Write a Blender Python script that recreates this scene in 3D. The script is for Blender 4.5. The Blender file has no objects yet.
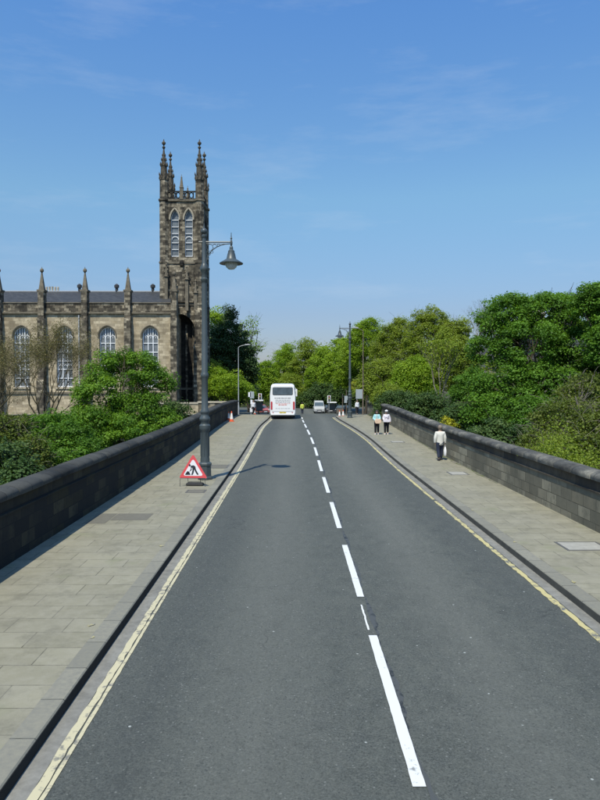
import bpy, math, random
import numpy as np
from mathutils import Vector, Matrix
R = math.radians
S = bpy.context.scene
COL = S.collection
# ------------------------------------------------------------------ camera
H = 4.1                      # eye height on the upper deck
cam_d = bpy.data.cameras.new('camera'); cam = bpy.data.objects.new('camera', cam_d); COL.objects.link(cam)
cam_d.sensor_fit = 'VERTICAL'; cam_d.sensor_height = 36; cam_d.lens = 670/800*36
cam_d.clip_start = .1; cam_d.clip_end = 4000
cam.location = (0, 0, H)
cam.rotation_euler = (R(90-1.54), 0, R(-.51))
S.camera = cam
# ------------------------------------------------------------------ light
SUN_EL, SUN_AZ = 58.0, 20.0  # azimuth: behind the camera, this many degrees to the left
W = bpy.data.worlds.new('World'); S.world = W; W.use_nodes = True
wn = W.node_tree.nodes; wl = W.node_tree.links; wn.clear()
wo = wn.new('ShaderNodeOutputWorld'); bg = wn.new('ShaderNodeBackground'); sky = wn.new('ShaderNodeTexSky')
sky.sky_type = 'NISHITA'; sky.sun_disc = False
sky.sun_elevation = R(SUN_EL); sky.sun_rotation = R(180+SUN_AZ)
sky.altitude = 0; sky.air_density = 1.1; sky.dust_density = .8; sky.ozone_density = 3.2
bg.inputs['Strength'].default_value = .125
# faint wisps of high cloud
tc = wn.new('ShaderNodeTexCoord'); mp = wn.new('ShaderNodeMapping'); nz = wn.new('ShaderNodeTexNoise')
mp.inputs['Rotation'].default_value = (R(8), R(14), 0); mp.inputs['Scale'].default_value = (1.6, 1.6, 8)
mp.inputs['Location'].default_value = (3.1, .4, .7)
nz.inputs['Scale'].default_value = 1.7; nz.inputs['Detail'].default_value = 8; nz.inputs['Roughness'].default_value = .62
rp = wn.new('ShaderNodeValToRGB'); rp.color_ramp.elements[0].position = .5; rp.color_ramp.elements[1].position = .86
rp.color_ramp.elements[1].color = (.34, .34, .34, 1)
mx = wn.new('ShaderNodeMix'); mx.data_type = 'RGBA'; mx.inputs['B'].default_value = (5.2, 5.9, 6.8, 1)
wl.new(tc.outputs['Generated'], mp.inputs['Vector']); wl.new(mp.outputs[0], nz.inputs['Vector']); wl.new(nz.outputs['Fac'], rp.inputs[0])
# clearer, bluer air towards the top of the view than the default model gives
sxyz = wn.new('ShaderNodeSeparateXYZ'); tr_ = wn.new('ShaderNodeValToRGB'); tm = wn.new('ShaderNodeMix'); tm.data_type = 'RGBA'; tm.blend_type = 'MULTIPLY'; tm.inputs['Factor'].default_value = 1
e = tr_.color_ramp.elements; e.new(.5); e.new(.6)
for i_, (p_, c_) in enumerate([(.0, (.30, .305, .40, 1)), (.10, (.345, .365, .44, 1)), (.26, (.46, .575, .585, 1)), (.48, (.40, .61, .78, 1))]): e[i_].position = p_; e[i_].color = c_
sc_ = wn.new('ShaderNodeVectorMath'); sc_.operation = 'SCALE'; sc_.inputs['Scale'].default_value = 2.0
wl.new(tc.outputs['Generated'], sxyz.inputs[0]); wl.new(sxyz.outputs[2], tr_.inputs[0]); wl.new(tr_.outputs[0], sc_.inputs[0])
wl.new(sky.outputs[0], tm.inputs['A']); wl.new(sc_.outputs[0], tm.inputs['B'])
wl.new(rp.outputs[0], mx.inputs['Factor']); wl.new(tm.outputs['Result'], mx.inputs['A'])
wl.new(mx.outputs['Result'], bg.inputs['Color']); wl.new(bg.outputs[0], wo.inputs[0])
sd = bpy.data.lights.new('sun', 'SUN'); sun = bpy.data.objects.new('sun', sd); COL.objects.link(sun)
sd.energy = 4.7; sd.angle = R(.5); sd.color = (1, .93, .77)
sv = Vector((-math.sin(R(SUN_AZ))*math.cos(R(SUN_EL)), -math.cos(R(SUN_AZ))*math.cos(R(SUN_EL)), math.sin(R(SUN_EL))))
sun.rotation_euler = sv.to_track_quat('Z', 'Y').to_euler(); sun.location = sv*60
S.view_settings.view_transform = 'Standard'; S.view_settings.look = 'None'
S.view_settings.exposure = 0; S.view_settings.gamma = 1; S.view_settings.use_curve_mapping = False

# ------------------------------------------------------------------ helpers
class MB:
    def __init__(s): s.v = []; s.f = []
    def add(s, vs, fs):
        n = len(s.v); s.v += [tuple(v) for v in vs]; s.f += [tuple(i+n for i in f) for f in fs]; return s
    def box(s, x0, x1, y0, y1, z0, z1):
        return s.add([(x0,y0,z0),(x1,y0,z0),(x1,y1,z0),(x0,y1,z0),(x0,y0,z1),(x1,y0,z1),(x1,y1,z1),(x0,y1,z1)],
              [(0,3,2,1),(4,5,6,7),(0,1,5,4),(1,2,6,5),(2,3,7,6),(3,0,4,7)])
    def tube(s, pts, rad, seg=8, cap=True):
        pts = [Vector(p) for p in pts]; n = len(pts)
        if not hasattr(rad, '__len__'): rad = [rad]*n
        vs = []; fs = []; up = None
        for i, p in enumerate(pts):
            d = (pts[min(i+1, n-1)]-pts[max(i-1, 0)])
            d = d.normalized() if d.length > 1e-9 else Vector((0,0,1))
            if up is None: up = Vector((1,0,0)) if abs(d.x) < .8 else Vector((0,1,0))
            a = (up-d*up.dot(d)).normalized(); b = d.cross(a); up = a
            for k in range(seg):
                t = 2*math.pi*k/seg; vs.append(p+(a*math.cos(t)+b*math.sin(t))*rad[i])
        for i in range(n-1):
            for k in range(seg):
                k2 = (k+1) % seg; fs.append((i*seg+k, i*seg+k2, (i+1)*seg+k2, (i+1)*seg+k))
        if cap: fs += [tuple(range(seg))[::-1], tuple((n-1)*seg+k for k in range(seg))]
        return s.add(vs, fs)
    def lathe(s, prof, x=0, y=0, seg=16, rot=0, sx=1, sy=1):
        vs = []; fs = []; n = len(prof)
        for (r, z) in prof:
            for k in range(seg):
                t = 2*math.pi*k/seg+rot; vs.append((x+r*math.cos(t)*sx, y+r*math.sin(t)*sy, z))
        for i in range(n-1):
            for k in range(seg):
                k2 = (k+1) % seg; fs.append((i*seg+k, i*seg+k2, (i+1)*seg+k2, (i+1)*seg+k))
        fs += [tuple(range(seg))[::-1], tuple((n-1)*seg+k for k in range(seg))]
        return s.add(vs, fs)
    def prism(s, poly, a0, a1, ax='y'):
        # poly in the other two axes, extruded along ax
        def P(u, w, a): return {'y': (u, a, w), 'x': (a, u, w), 'z': (u, w, a)}[ax]
        n = len(poly); vs = [P(u, w, a0) for u, w in poly]+[P(u, w, a1) for u, w in poly]
        fs = [tuple(range(n)), tuple(range(n, 2*n))[::-1]]
        for i in range(n): j = (i+1) % n; fs.append((j, i, i+n, j+n))
        return s.add(vs, fs)
    def ball(s, c, r, seg=10, rings=7, sc=(1,1,1)):
        prof = [(r*math.sin(math.pi*i/rings)*1.0+1e-4, c[2]-r*sc[2]*math.cos(math.pi*i/rings)) for i in range(rings+1)]
        return s.lathe(prof, c[0], c[1], seg, 0, sc[0], sc[1])
    def build(s, name, mat, parent=None, smooth=False, bevel=0, loc=None):
        me = bpy.data.meshes.new(name); me.from_pydata(s.v, [], s.f); me.update()
        import bmesh
        b = bmesh.new(); b.from_mesh(me); bmesh.ops.recalc_face_normals(b, faces=b.faces); b.to_mesh(me); b.free()
        if smooth:
            me.shade_smooth()
            try: me.set_sharp_from_angle(angle=R(40))
            except Exception: pass
        me.materials.append(mat)
        o = bpy.data.objects.new(name, me); COL.objects.link(o)
        if parent: o.parent = parent
        if loc: o.location = loc
        if bevel:
            m = o.modifiers.new('b', 'BEVEL'); m.width = bevel; m.segments = 2; m.limit_method = 'ANGLE'
        return o
def tag(o, label, cat, group=None):
    o['label'] = label; o['category'] = cat
    if group: o['group'] = group
    return o
def struct(o): o['kind'] = 'structure'; return o
def empty(name, loc=(0,0,0), rz=0, sc=1):
    o = bpy.data.objects.new(name, None); COL.objects.link(o); o.location = loc; o.rotation_euler = (0,0,rz); o.scale = (sc,)*3
    o.empty_display_size = .2; return o
def thing(name, label, cat, loc=(0,0,0), rz=0, group=None, sc=1): return tag(empty(name, loc, rz, sc), label, cat, group)
def dup(root, loc, rz, label, sc=None):
    r = root.copy(); COL.objects.link(r); r.location = loc; r.rotation_euler = (0,0,rz); r['label'] = label
    if sc: r.scale = (sc,)*3
    for ch in list(root.children):
        c = ch.copy(); COL.objects.link(c); c.parent = r
        for g in list(ch.children):
            d = g.copy(); COL.objects.link(d); d.parent = c
    return r

# ------------------------------------------------------------------ materials
class NT:
    def __init__(s, name, rough=.8, spec=.3, metal=0):
        s.m = bpy.data.materials.new(name); s.m.use_nodes = True; s.n = s.m.node_tree.nodes; s.l = s.m.node_tree.links
        s.p = s.n['Principled BSDF']; s.p.inputs['Roughness'].default_value = rough; s.p.inputs['Metallic'].default_value = metal
        s.p.inputs['Specular IOR Level'].default_value = spec
        s.out = s.n['Material Output']
    def new(s, t, **k):
        n = s.n.new(t)
        for a, b in k.items(): setattr(n, a, b)
        return n
    def link(s, a, b): s.l.new(a, b)
    def coord(s): return s.new('ShaderNodeTexCoord').outputs['Object']
    def pos(s): return s.new('ShaderNodeNewGeometry').outputs['Position']
    def noise(s, vec, scale, detail=4, rough=.55, sc=None):
        if sc:
            mp = s.new('ShaderNodeMapping'); mp.inputs['Scale'].default_value = sc; s.link(vec, mp.inputs[0]); vec = mp.outputs[0]
        n = s.new('ShaderNodeTexNoise'); n.inputs['Scale'].default_value = scale; n.inputs['Detail'].default_value = detail
        n.inputs['Roughness'].default_value = rough; s.link(vec, n.inputs['Vector']); return n.outputs['Fac']
    def ramp(s, fac, stops):
        r = s.new('ShaderNodeValToRGB'); e = r.color_ramp.elements
        while len(e) < len(stops): e.new(.5)
        for i, (p, c) in enumerate(stops):
            e[i].position = p; e[i].color = (*c, 1) if hasattr(c, '__len__') else (c, c, c, 1)
        s.link(fac, r.inputs[0]); return r.outputs[0]
    def mix(s, fac, a, b, mode='MIX'):
        m = s.new('ShaderNodeMix', data_type='RGBA', blend_type=mode)
        for inp, v in (('Factor', fac), ('A', a), ('B', b)):
            if hasattr(v, 'is_linked') or hasattr(v, 'links'): s.link(v, m.inputs[inp])
            elif hasattr(v, '__len__'): m.inputs[inp].default_value = (*v, 1)
            else: m.inputs[inp].default_value = v if inp == 'Factor' else (v, v, v, 1)
        return m.outputs['Result']
    def math(s, op, a, b=0):
        m = s.new('ShaderNodeMath', operation=op)
        for i, v in enumerate((a, b)):
            if hasattr(v, 'links'): s.link(v, m.inputs[i])
            else: m.inputs[i].default_value = v
        return m.outputs[0]
    def color(s, c): s.link(c, s.p.inputs['Base Color']); return s
    def bump(s, h, st=.3, d=.02):
        b = s.new('ShaderNodeBump'); b.inputs['Strength'].default_value = st; b.inputs['Distance'].default_value = d
        s.link(h, b.inputs['Height']); s.link(b.outputs[0], s.p.inputs['Normal']); return s
    def uvw(s, mode):
        g = s.pos(); sp = s.new('ShaderNodeSeparateXYZ'); s.link(g, sp.inputs[0]); cb = s.new('ShaderNodeCombineXYZ')
        if mode == 'xy': s.link(sp.outputs[0], cb.inputs[0]); s.link(sp.outputs[1], cb.inputs[1])
        if mode == 'yz': s.link(sp.outputs[1], cb.inputs[0]); s.link(sp.outputs[2], cb.inputs[1])
        if mode == 'wall':
            s.link(s.math('ADD', sp.outputs[0], s.math('MULTIPLY', sp.outputs[1], 1.0)), cb.inputs[0]); s.link(sp.outputs[2], cb.inputs[1])
        return cb.outputs[0], g
    def brick(s, vec, w, h, mortar, c1, c2, cm, off=.5, smooth=.1, bias=0, squash=1):
        b = s.new('ShaderNodeTexBrick'); b.offset = off; b.squash = squash; b.inputs['Scale'].default_value = 1
        b.inputs['Brick Width'].default_value = w; b.inputs['Row Height'].default_value = h; b.inputs['Mortar Size'].default_value = mortar
        b.inputs['Mortar Smooth'].default_value = smooth; b.inputs['Bias'].default_value = bias
        b.inputs['Color1'].default_value = (*c1, 1); b.inputs['Color2'].default_value = (*c2, 1); b.inputs['Mortar'].default_value = (*cm, 1)
        s.link(vec, b.inputs['Vector']); return b
def simple(name, c, rough=.6, spec=.35, metal=0, var=.15, scale=6):
    t = NT(name, rough, spec, metal); g = t.coord(); n = t.noise(g, scale, 4)
    t.color(t.mix(n, tuple(x*(1-var) for x in c), tuple(min(1, x*(1+var)) for x in c))); return t.m
def worn(name, c, under, lo=.42, hi=.5, sc=9, rough=.6):
    t = NT(name, rough); g = t.pos(); n = t.noise(g, sc, 8, .7); big = t.noise(g, 1.1, 3)
    f = t.ramp(t.math('ADD', t.math('MULTIPLY', n, .7), t.math('MULTIPLY', big, .3)), [(lo, 0.), (hi, 1.)])
    t.color(t.mix(f, under, c)); return t.m
M = {}
def asphalt():
    t = NT('asphalt', .82, .3); g = t.pos()
    sp = t.new('ShaderNodeSeparateXYZ'); t.link(g, sp.inputs[0])
    fine = t.noise(g, 42, 6, .85); mid = t.noise(g, 7, 5, .6, (1, .35, 1)); big = t.noise(g, .5, 4, .6, (1.4, .16, 1))
    c = t.ramp(big, [(.3, (.056,.060,.056)), (.7, (.088,.091,.083))])
    c = t.mix(t.ramp(mid, [(.35, 0.), (.7, 1.)]), c, (.058,.063,.063)); 
    c = t.mix(t.ramp(fine, [(.42, 0.), (.66, .9)]), c, (.15,.156,.148)); c = t.mix(t.ramp(fine, [(.36, .85), (.47, 0.)]), c, (.03,.034,.033))
    mot = t.noise(g, 2.6, 8, .75, (1, .6, 1)); rl = t.ramp(sp.outputs[0], [(.0, 0.), (1., 1.)])
    c = t.mix(t.math('MULTIPLY', t.ramp(mot, [(.50, 0.), (.62, 1.)]), t.math('ADD', .08, t.math('MULTIPLY', rl, .32))), c, (.125,.128,.118))
    c = t.mix(t.math('MULTIPLY', t.ramp(mot, [(.36, 1.), (.46, 0.)]), .35), c, (.040,.044,.042))
    # polished wheel tracks and browner middle of the lane
    def band(x0, wd):
        d = t.math('DIVIDE', t.math('ABSOLUTE', t.math('SUBTRACT', sp.outputs[0], x0)), wd)
        return t.math('MAXIMUM', t.math('SUBTRACT', 1., d), 0.)
    w = t.math('ADD', band(-.45, 1.15), band(2.75, 1.0))
    wn_ = t.math('MULTIPLY', w, t.ramp(big, [(.2, .25), (.7, .6)]))
    c = t.mix(wn_, c, (.150,.150,.140))
    w2 = t.math('MULTIPLY', t.math('ADD', band(-1.9, .8), band(4.4, .8)), .3)
    c = t.mix(w2, c, (.05,.055,.06))
    # pale chippings, dark spots
    v = t.new('ShaderNodeTexVoronoi'); v.inputs['Scale'].default_value = 2.6; t.link(g, v.inputs['Vector'])
    vs = t.ramp(v.outputs['Distance'], [(.035, 1.), (.055, 0.)])
    gate = t.ramp(t.noise(g, 3.1, 1), [(.46, 0.), (.5, 1.)])
    c = t.mix(t.math('MULTIPLY', vs, gate), c, (.42,.43,.43))
    v2 = t.new('ShaderNodeTexVoronoi'); v2.inputs['Scale'].default_value = 9; t.link(g, v2.inputs['Vector'])
    c = t.mix(t.ramp(v2.outputs['Distance'], [(.09, .6), (.13, 0.)]), c, (.24,.24,.235))
    v3 = t.new('ShaderNodeTexVoronoi'); v3.inputs['Scale'].default_value = 13; t.link(g, v3.inputs['Vector'])
    c = t.mix(t.ramp(v3.outputs['Distance'], [(.1, .55), (.16, 0.)]), c, (.025,.03,.033))
    v5 = t.new('ShaderNodeTexVoronoi'); v5.inputs['Scale'].default_value = 34; t.link(g, v5.inputs['Vector'])
    gr = t.new('ShaderNodeSeparateXYZ'); t.link(v5.outputs['Color'], gr.inputs[0])
    c = t.mix(t.ramp(gr.outputs[0], [(.7, 0.), (1., .22)]), c, (.20,.20,.185)); c = t.mix(t.ramp(gr.outputs[1], [(.65, 0.), (1., .3)]), c, (.03,.033,.032))
    # cracks with tar seal
    v4 = t.new('ShaderNodeTexVoronoi', feature='DISTANCE_TO_EDGE'); v4.inputs['Scale'].default_value = .22
    off = t.new('ShaderNodeVectorMath', operation='ADD'); ns = t.new('ShaderNodeTexNoise'); ns.inputs['Scale'].default_value = 1.2; ns.inputs['Detail'].default_value = 6
    t.link(g, ns.inputs['Vector']); t.link(g, off.inputs[0]); t.link(ns.outputs['Color'], off.inputs[1]); t.link(off.outputs[0], v4.inputs['Vector'])
    cr = t.math('MULTIPLY', t.ramp(v4.outputs['Distance'], [(.0, .5), (.0035, 0.)]), t.ramp(t.noise(g, .35, 2), [(.52, 0.), (.6, 1.)]))
    c = t.mix(cr, c, (.025,.028,.03))
    c = t.mix(1., c, (.99, 1.03, .97), 'MULTIPLY')
    t.color(c); t.bump(fine, .8, .014); return t.m
M['asphalt'] = asphalt()
def flags():
    t = NT('flagstone', .85, .25); uv, g = t.uvw('xy')
    b = t.brick(uv, .92, .62, .011, (.25,.238,.165), (.325,.31,.225), (.055,.05,.035), .42, .3, 0)
    big = t.noise(g, .55, 5, .6); mid = t.noise(g, 5, 6, .65); fine = t.noise(g, 70, 2)
    c = t.mix(t.ramp(big, [(.3, 0.), (.72, .7)]), b.outputs['Color'], (.205,.20,.16))
    c = t.mix(t.ramp(mid, [(.42, 0.), (.8, .7)]), c, (.345,.33,.265))
    c = t.mix(t.math('MULTIPLY', fine, .45), c, (.18,.17,.125)); c = t.mix(t.ramp(t.noise(g, 1.7, 8, .75), [(.50, 0.), (.66, .6)]), c, (.15,.145,.11)); c = t.mix(t.ramp(t.noise(g, .9, 3), [(.6, 0.), (.75, .45)]), c, (.20,.215,.12))
    v = t.new('ShaderNodeTexVoronoi'); v.inputs['Scale'].default_value = 2.0; t.link(g, v.inputs['Vector'])
    c = t.mix(t.ramp(v.outputs['Distance'], [(.03, .7), (.05, 0.)]), c, (.10,.10,.09))
    t.color(c); t.bump(t.mix(.3, b.outputs['Fac'], fine), -.5, .014); return t.m
M['flags'] = flags()
def kerbm():
    t = NT('granite_kerb', .8, .25); uv, g = t.uvw('yz')
    b = t.brick(uv, .92, 9, .012, (.20,.195,.155), (.27,.26,.205), (.07,.07,.055), 0, .2)
    n = t.noise(g, 12, 6, .65); t.color(t.mix(t.ramp(n, [(.35, 0.), (.75, .8)]), b.outputs['Color'], (.17,.17,.15)))
    t.bump(n, .3, .01); return t.m
M['kerb'] = kerbm()
def wallstone(name, c1, c2, cm, w, h, dark, darkamt, mode='yz', streak=True, extra=None, sc=1.0, mort=.012):
    t = NT(name, .9, .2); uv, g = t.uvw(mode)
    b = t.brick(uv, w, h, mort, c1, c2, cm, .45, .15)
    # second brick grid phase-shifted gives individual odd blocks
    mp = t.new('ShaderNodeMapping'); mp.inputs['Location'].default_value = (w*40, h*26, 0); t.link(uv, mp.inputs[0])
    b2 = t.brick(mp.outputs[0], w, h, 0, (0,0,0), (1,1,1), (0,0,0), .45, 0)
    odd = t.ramp(b2.outputs['Color'], [(.55, 0.), (.75, 1.)])
    n1 = t.noise(g, .45*sc, 6, .65, (1, 1, .5) if streak else None); n2 = t.noise(g, 3.2*sc, 8, .7)
    c = t.mix(t.math('MULTIPLY', odd, darkamt), b.outputs['Color'], dark)
    if extra: c = t.mix(t.ramp(n2, [(.45, 0.), (.7, .7)]), c, extra)
    c = t.mix(t.math('MULTIPLY', t.ramp(n1, [(.45, 0.), (.62, 1.)]), darkamt), c, dark)
    c = t.mix(t.math('MULTIPLY', t.ramp(n2, [(.5, 0.), (.62, .9)]), darkamt*.8), c, dark)
    t.color(c); t.bump(t.mix(.5, b.outputs['Fac'], n2), -.4, .03); return t.m
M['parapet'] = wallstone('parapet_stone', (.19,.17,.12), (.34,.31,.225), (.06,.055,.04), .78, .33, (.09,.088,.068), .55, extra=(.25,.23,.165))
M['parapet_dark'] = wallstone('shade_toned_parapet_stone', (.034,.032,.020), (.070,.064,.042), (.015,.015,.015), .8, .33, (.016,.018,.02), .8)  # left parapet: the shade on its inner face is put into the stone colour
M['frieze'] = wallstone('dark_frieze_stone', (.075,.065,.048), (.125,.108,.08), (.03,.03,.03), 1.3, .5, (.03,.03,.028), .7, extra=(.15,.11,.065))  # course under the right coping, darker and browner than the wall below
def coping():
    t = NT('worn_coping_stone', .8, .35); g = t.pos(); n = t.noise(g, 1.4, 7, .7, (1, .5, 1)); n2 = t.noise(g, 14, 4, .7)
    uv, _ = t.uvw('yz'); b = t.brick(uv, 1.35, 9, .014, (1,1,1), (.8,.8,.8), (.2,.2,.2), 0, .2)
    c = t.ramp(n, [(.38, (.04,.04,.036)), (.52, (.11,.108,.092)), (.68, (.30,.285,.23))])
    c = t.mix(t.ramp(n2, [(.4, 0.), (.8, .6)]), c, (.06,.06,.06))
    t.color(t.mix(1., c, b.outputs['Color'], 'MULTIPLY')); t.bump(n2, .4, .01); return t.m
M['coping'] = coping()
M['coping_dark'] = wallstone('dark_coping_stone', (.05,.052,.05), (.075,.077,.07), (.02,.02,.02), 1.35, 3, (.02,.022,.022), .7, extra=(.10,.10,.09), sc=1.5)  # left coping, darker and more even than the right one
CH = dict(mode='wall')
M['church'] = wallstone('buff_ashlar', (.39,.32,.21), (.60,.515,.365), (.27,.225,.155), .8, .36, (.13,.105,.07), .5, extra=(.55,.47,.33), sc=1.1, mort=.012, **CH)
M['church_dark'] = wallstone('soot_stained_ashlar', (.12,.10,.072), (.43,.375,.275), (.075,.065,.048), .62, .34, (.024,.022,.019), .84, extra=(.29,.25,.18), sc=1.7, mort=.012, **CH)
M['church_black'] = wallstone('black_crust_and_shade_ashlar', (.04,.036,.03), (.075,.065,.05), (.02,.02,.018), .8, .4, (.018,.017,.016), .8, sc=1.2, **CH)
M['trim'] = simple('weathered_trim_stone', (.16,.14,.105), .9, .2, var=.8, scale=2.2)
M['trim_dark'] = simple('blackened_carved_stone', (.085,.075,.058), .9, .2, var=.85, scale=2.5)
M['trim_pale'] = simple('pale_trim_stone', (.40,.36,.28), .9, .2, var=.35, scale=1.5)
M['house_stone'] = wallstone('tenement_sandstone', (.30,.26,.21), (.38,.34,.28), (.16,.14,.12), .8, .35, (.14,.12,.10), .3, **CH)
def slate():
    t = NT('slate', .6, .4); uv, g = t.uvw('wall'); b = t.brick(uv, .4, .2, .01, (.035,.037,.038), (.055,.057,.058), (.02,.02,.022), .5)
    t.color(b.outputs['Color']); return t.m
M['slate'] = slate()
M['lead'] = simple('lead_ridge', (.42,.44,.46), .5, .5)
M['white'] = simple('white_paint', (.74,.75,.74), .45, .4, var=.05)
M['winframe'] = simple('white_window_paint', (.80,.82,.84), .5, .4, var=.05)
def glass(name, c, rough=.08):
    t = NT(name, rough, .45); n = t.noise(t.coord(), 1.4, 3); t.color(t.ramp(n, [(.35, tuple(x*.6 for x in c)), (.7, c)])); return t.m
M['glass'] = glass('leaded_glass', (.19,.215,.235), .3)
M['carglass'] = glass('tinted_glass', (.10,.14,.17), .06)
M['lampmetal'] = simple('grey_green_lamp_paint', (.058,.074,.078), .42, .5, var=.2, scale=3)
M['lampglass'] = glass('frosted_lamp_glass', (.55,.62,.66), .25)
M['galv'] = simple('galvanised_steel', (.36,.37,.37), .5, .5, .3)
M['brownpole'] = simple('brown_column_paint', (.14,.11,.08), .6)
M['black'] = simple('black_rubber', (.02,.02,.022), .6)
M['darkgrey'] = simple('dark_grey_plastic', (.05,.052,.055), .5)
M['redsign'] = simple('red_sign_film', (.68,.09,.10), .4, .4, var=.12)
M['signwhite'] = simple('white_sign_film', (.78,.78,.80), .4, .4, var=.04)
M['signblack'] = simple('black_sign_film', (.03,.035,.045), .4)
M['signgrey'] = simple('grey_sign_back', (.32,.36,.37), .5, .4)
M['orange'] = simple('orange_cone_plastic', (.72,.13,.05), .5)
M['reflective'] = simple('white_reflective_sleeve', (.78,.77,.74), .4)
M['coach'] = simple('white_coach_paint', (.80,.80,.79), .25, .5, var=.02)
M['red_lens'] = simple('red_lamp_lens', (.45,.03,.04), .25, .6)
M['yellow_plate'] = simple('yellow_number_plate', (.75,.58,.06), .4)
M['redcar'] = simple('red_car_paint', (.38,.10,.09), .3, .5, var=.05)
M['darkcar'] = simple('dark_car_paint', (.03,.035,.045), .25, .5)
M['greycar'] = simple('grey_car_paint', (.16,.17,.18), .25, .5, .2)
M['vanpaint'] = simple('dull_white_van_paint', (.42,.44,.45), .35, .4, var=.05)
M['lens'] = simple('clear_lamp_lens', (.6,.62,.64), .2, .6)
M['textgrey'] = simple('grey_lettering', (.22,.22,.23), .5)
M['textred'] = simple('red_lettering', (.65,.12,.09), .5)
M['lineW'] = worn('white_road_paint', (.66,.675,.66), (.22,.225,.22), .34, .41, 9)
M['lineC'] = worn('worn_cream_road_paint', (.52,.475,.31), (.19,.185,.16), .40, .48, 7)
M['lineY'] = worn('worn_yellow_road_paint', (.50,.44,.21), (.16,.16,.14), .41, .48, 5)
M['yellowspray'] = worn('yellow_spray_paint', (.50,.43,.12), (.26,.25,.2), .48, .58, 14)
M['channel'] = worn('pale_channel_asphalt', (.245,.24,.212), (.155,.153,.135), .38, .6, 5, .85)
M['tar'] = worn('tar_seal', (.03,.034,.034), (.075,.08,.078), .49, .55, 5, .6)
M['patch'] = simple('asphalt_patch', (.15,.145,.12), .9, .2, var=.2, scale=10)
M['cover'] = simple('pale_concrete_cover', (.33,.325,.29), .85, .2, var=.3, scale=5)
M['iron'] = simple('cast_iron', (.11,.11,.105), .6, .4)
M['moss'] = worn('moss', (.085,.11,.03), (.18,.17,.14), .47, .56, 6, .95)
M['soil'] = simple('leaf_litter_soil', (.05,.045,.025), .95, .1, var=.5, scale=.6)
def barkm(name, a, b):
    t = NT(name, .9, .15); g = t.pos(); n = t.noise(g, 3, 6, .65, (3, 3, .6)); t.color(t.ramp(n, [(.35, a), (.7, b)])); t.bump(n, .5, .03); return t.m
M['bark'] = barkm('bark', (.045,.038,.03), (.11,.095,.075))
M['barkpale'] = barkm('pale_bark', (.13,.115,.09), (.26,.235,.19))
M['barkbrown'] = barkm('olive_brown_bark', (.07,.06,.035), (.15,.13,.08))
def leafm(name, dark, mid, light, trans=.35):
    t = NT(name, .55, .25); a = t.new('ShaderNodeAttribute', attribute_name='cv')
    c = t.ramp(a.outputs['Fac'], [(.08, dark), (.5, mid), (.95, light)])
    t.color(c); tr = t.new('ShaderNodeBsdfTranslucent'); ms = t.new('ShaderNodeMixShader'); ms.inputs[0].default_value = trans
    c2 = t.mix(1., c, (1.25, 1.15, .5), 'MULTIPLY'); t.link(c2, tr.inputs[0])
    t.link(t.p.outputs[0], ms.inputs[1]); t.link(tr.outputs[0], ms.inputs[2]); t.link(ms.outputs[0], t.out.inputs[0]); return t.m
L_ = dict(
 syc=leafm('sycamore_leaf', (.055,.13,.012), (.095,.21,.022), (.16,.32,.035), .42),
 bright=leafm('young_sycamore_leaf', (.065,.15,.014), (.115,.24,.022), (.20,.35,.035), .42),
 fresh=leafm('spring_leaf', (.14,.245,.014), (.225,.36,.024), (.32,.45,.05), .47),
 olive=leafm('olive_spring_leaf', (.135,.205,.018), (.215,.30,.032), (.30,.37,.06), .45),
 dark_olive=leafm('dull_olive_leaf', (.055,.085,.012), (.105,.15,.02), (.18,.22,.045), .35),
 conif=leafm('cypress_leaf', (.022,.045,.014), (.038,.078,.022), (.07,.12,.035), .2),
 shrub=leafm('evergreen_shrub_leaf', (.035,.075,.02), (.06,.115,.03), (.11,.17,.045), .3),
 yellow=leafm('golden_shrub_leaf', (.24,.26,.015), (.40,.40,.025), (.50,.50,.05), .35),
 bud=leafm('brown_bud', (.11,.095,.04), (.17,.15,.06), (.23,.22,.08), .3))

# ------------------------------------------------------------------ road geometry
def sm(a, b, x): t = min(1, max(0, (x-a)/(b-a))); return t*t*(3-2*t)
def zr(y): return .42*sm(30, 62, y)-2.0*sm(66, 128, y)
def xl(y): return -2.86+.35*sm(52, 68, y)-9*sm(71, 80, y)**1.5
def xr(y): return 5.2-.85*sm(42, 67, y)+11*sm(69, 80, y)**1.6
def xc(y): return 1.27-.45*sm(38, 68, y)
K = .14
WL, WR, HL, HR = -6.2, 8.0, 1.66, 1.58
END = 75.0
def strip(mb, fa, fb, ys, dz=0, w=0):
    vs = []; fs = []
    for y in ys: z = zr(y)+dz; vs += [(fa(y), y, z), (fb(y), y, z)]
    for i in range(len(ys)-1): fs.append((2*i, 2*i+1, 2*i+3, 2*i+2))
    return mb.add(vs, fs)
def rng(a, b, st):
    n = max(1, int(round((b-a)/st))); return [a+(b-a)*i/n for i in range(n+1)]
YS = rng(-12, 80, 1.0)
struct(strip(MB(), lambda y: xl(y), lambda y: xr(y), YS).build('road', M['asphalt']))
mb = MB(); strip(mb, lambda y: -70, lambda y: 90, rng(80, 150, 2)); struct(mb.build('junction_road', M['asphalt']))
mb = MB(); strip(mb, lambda y: xl(y)+.003, lambda y: xl(y)+.24, YS, .004)
strip(mb, lambda y: xr(y)-.26, lambda y: xr(y)-.003, YS, .004); struct(mb.build('road_channel', M['channel']))
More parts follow.
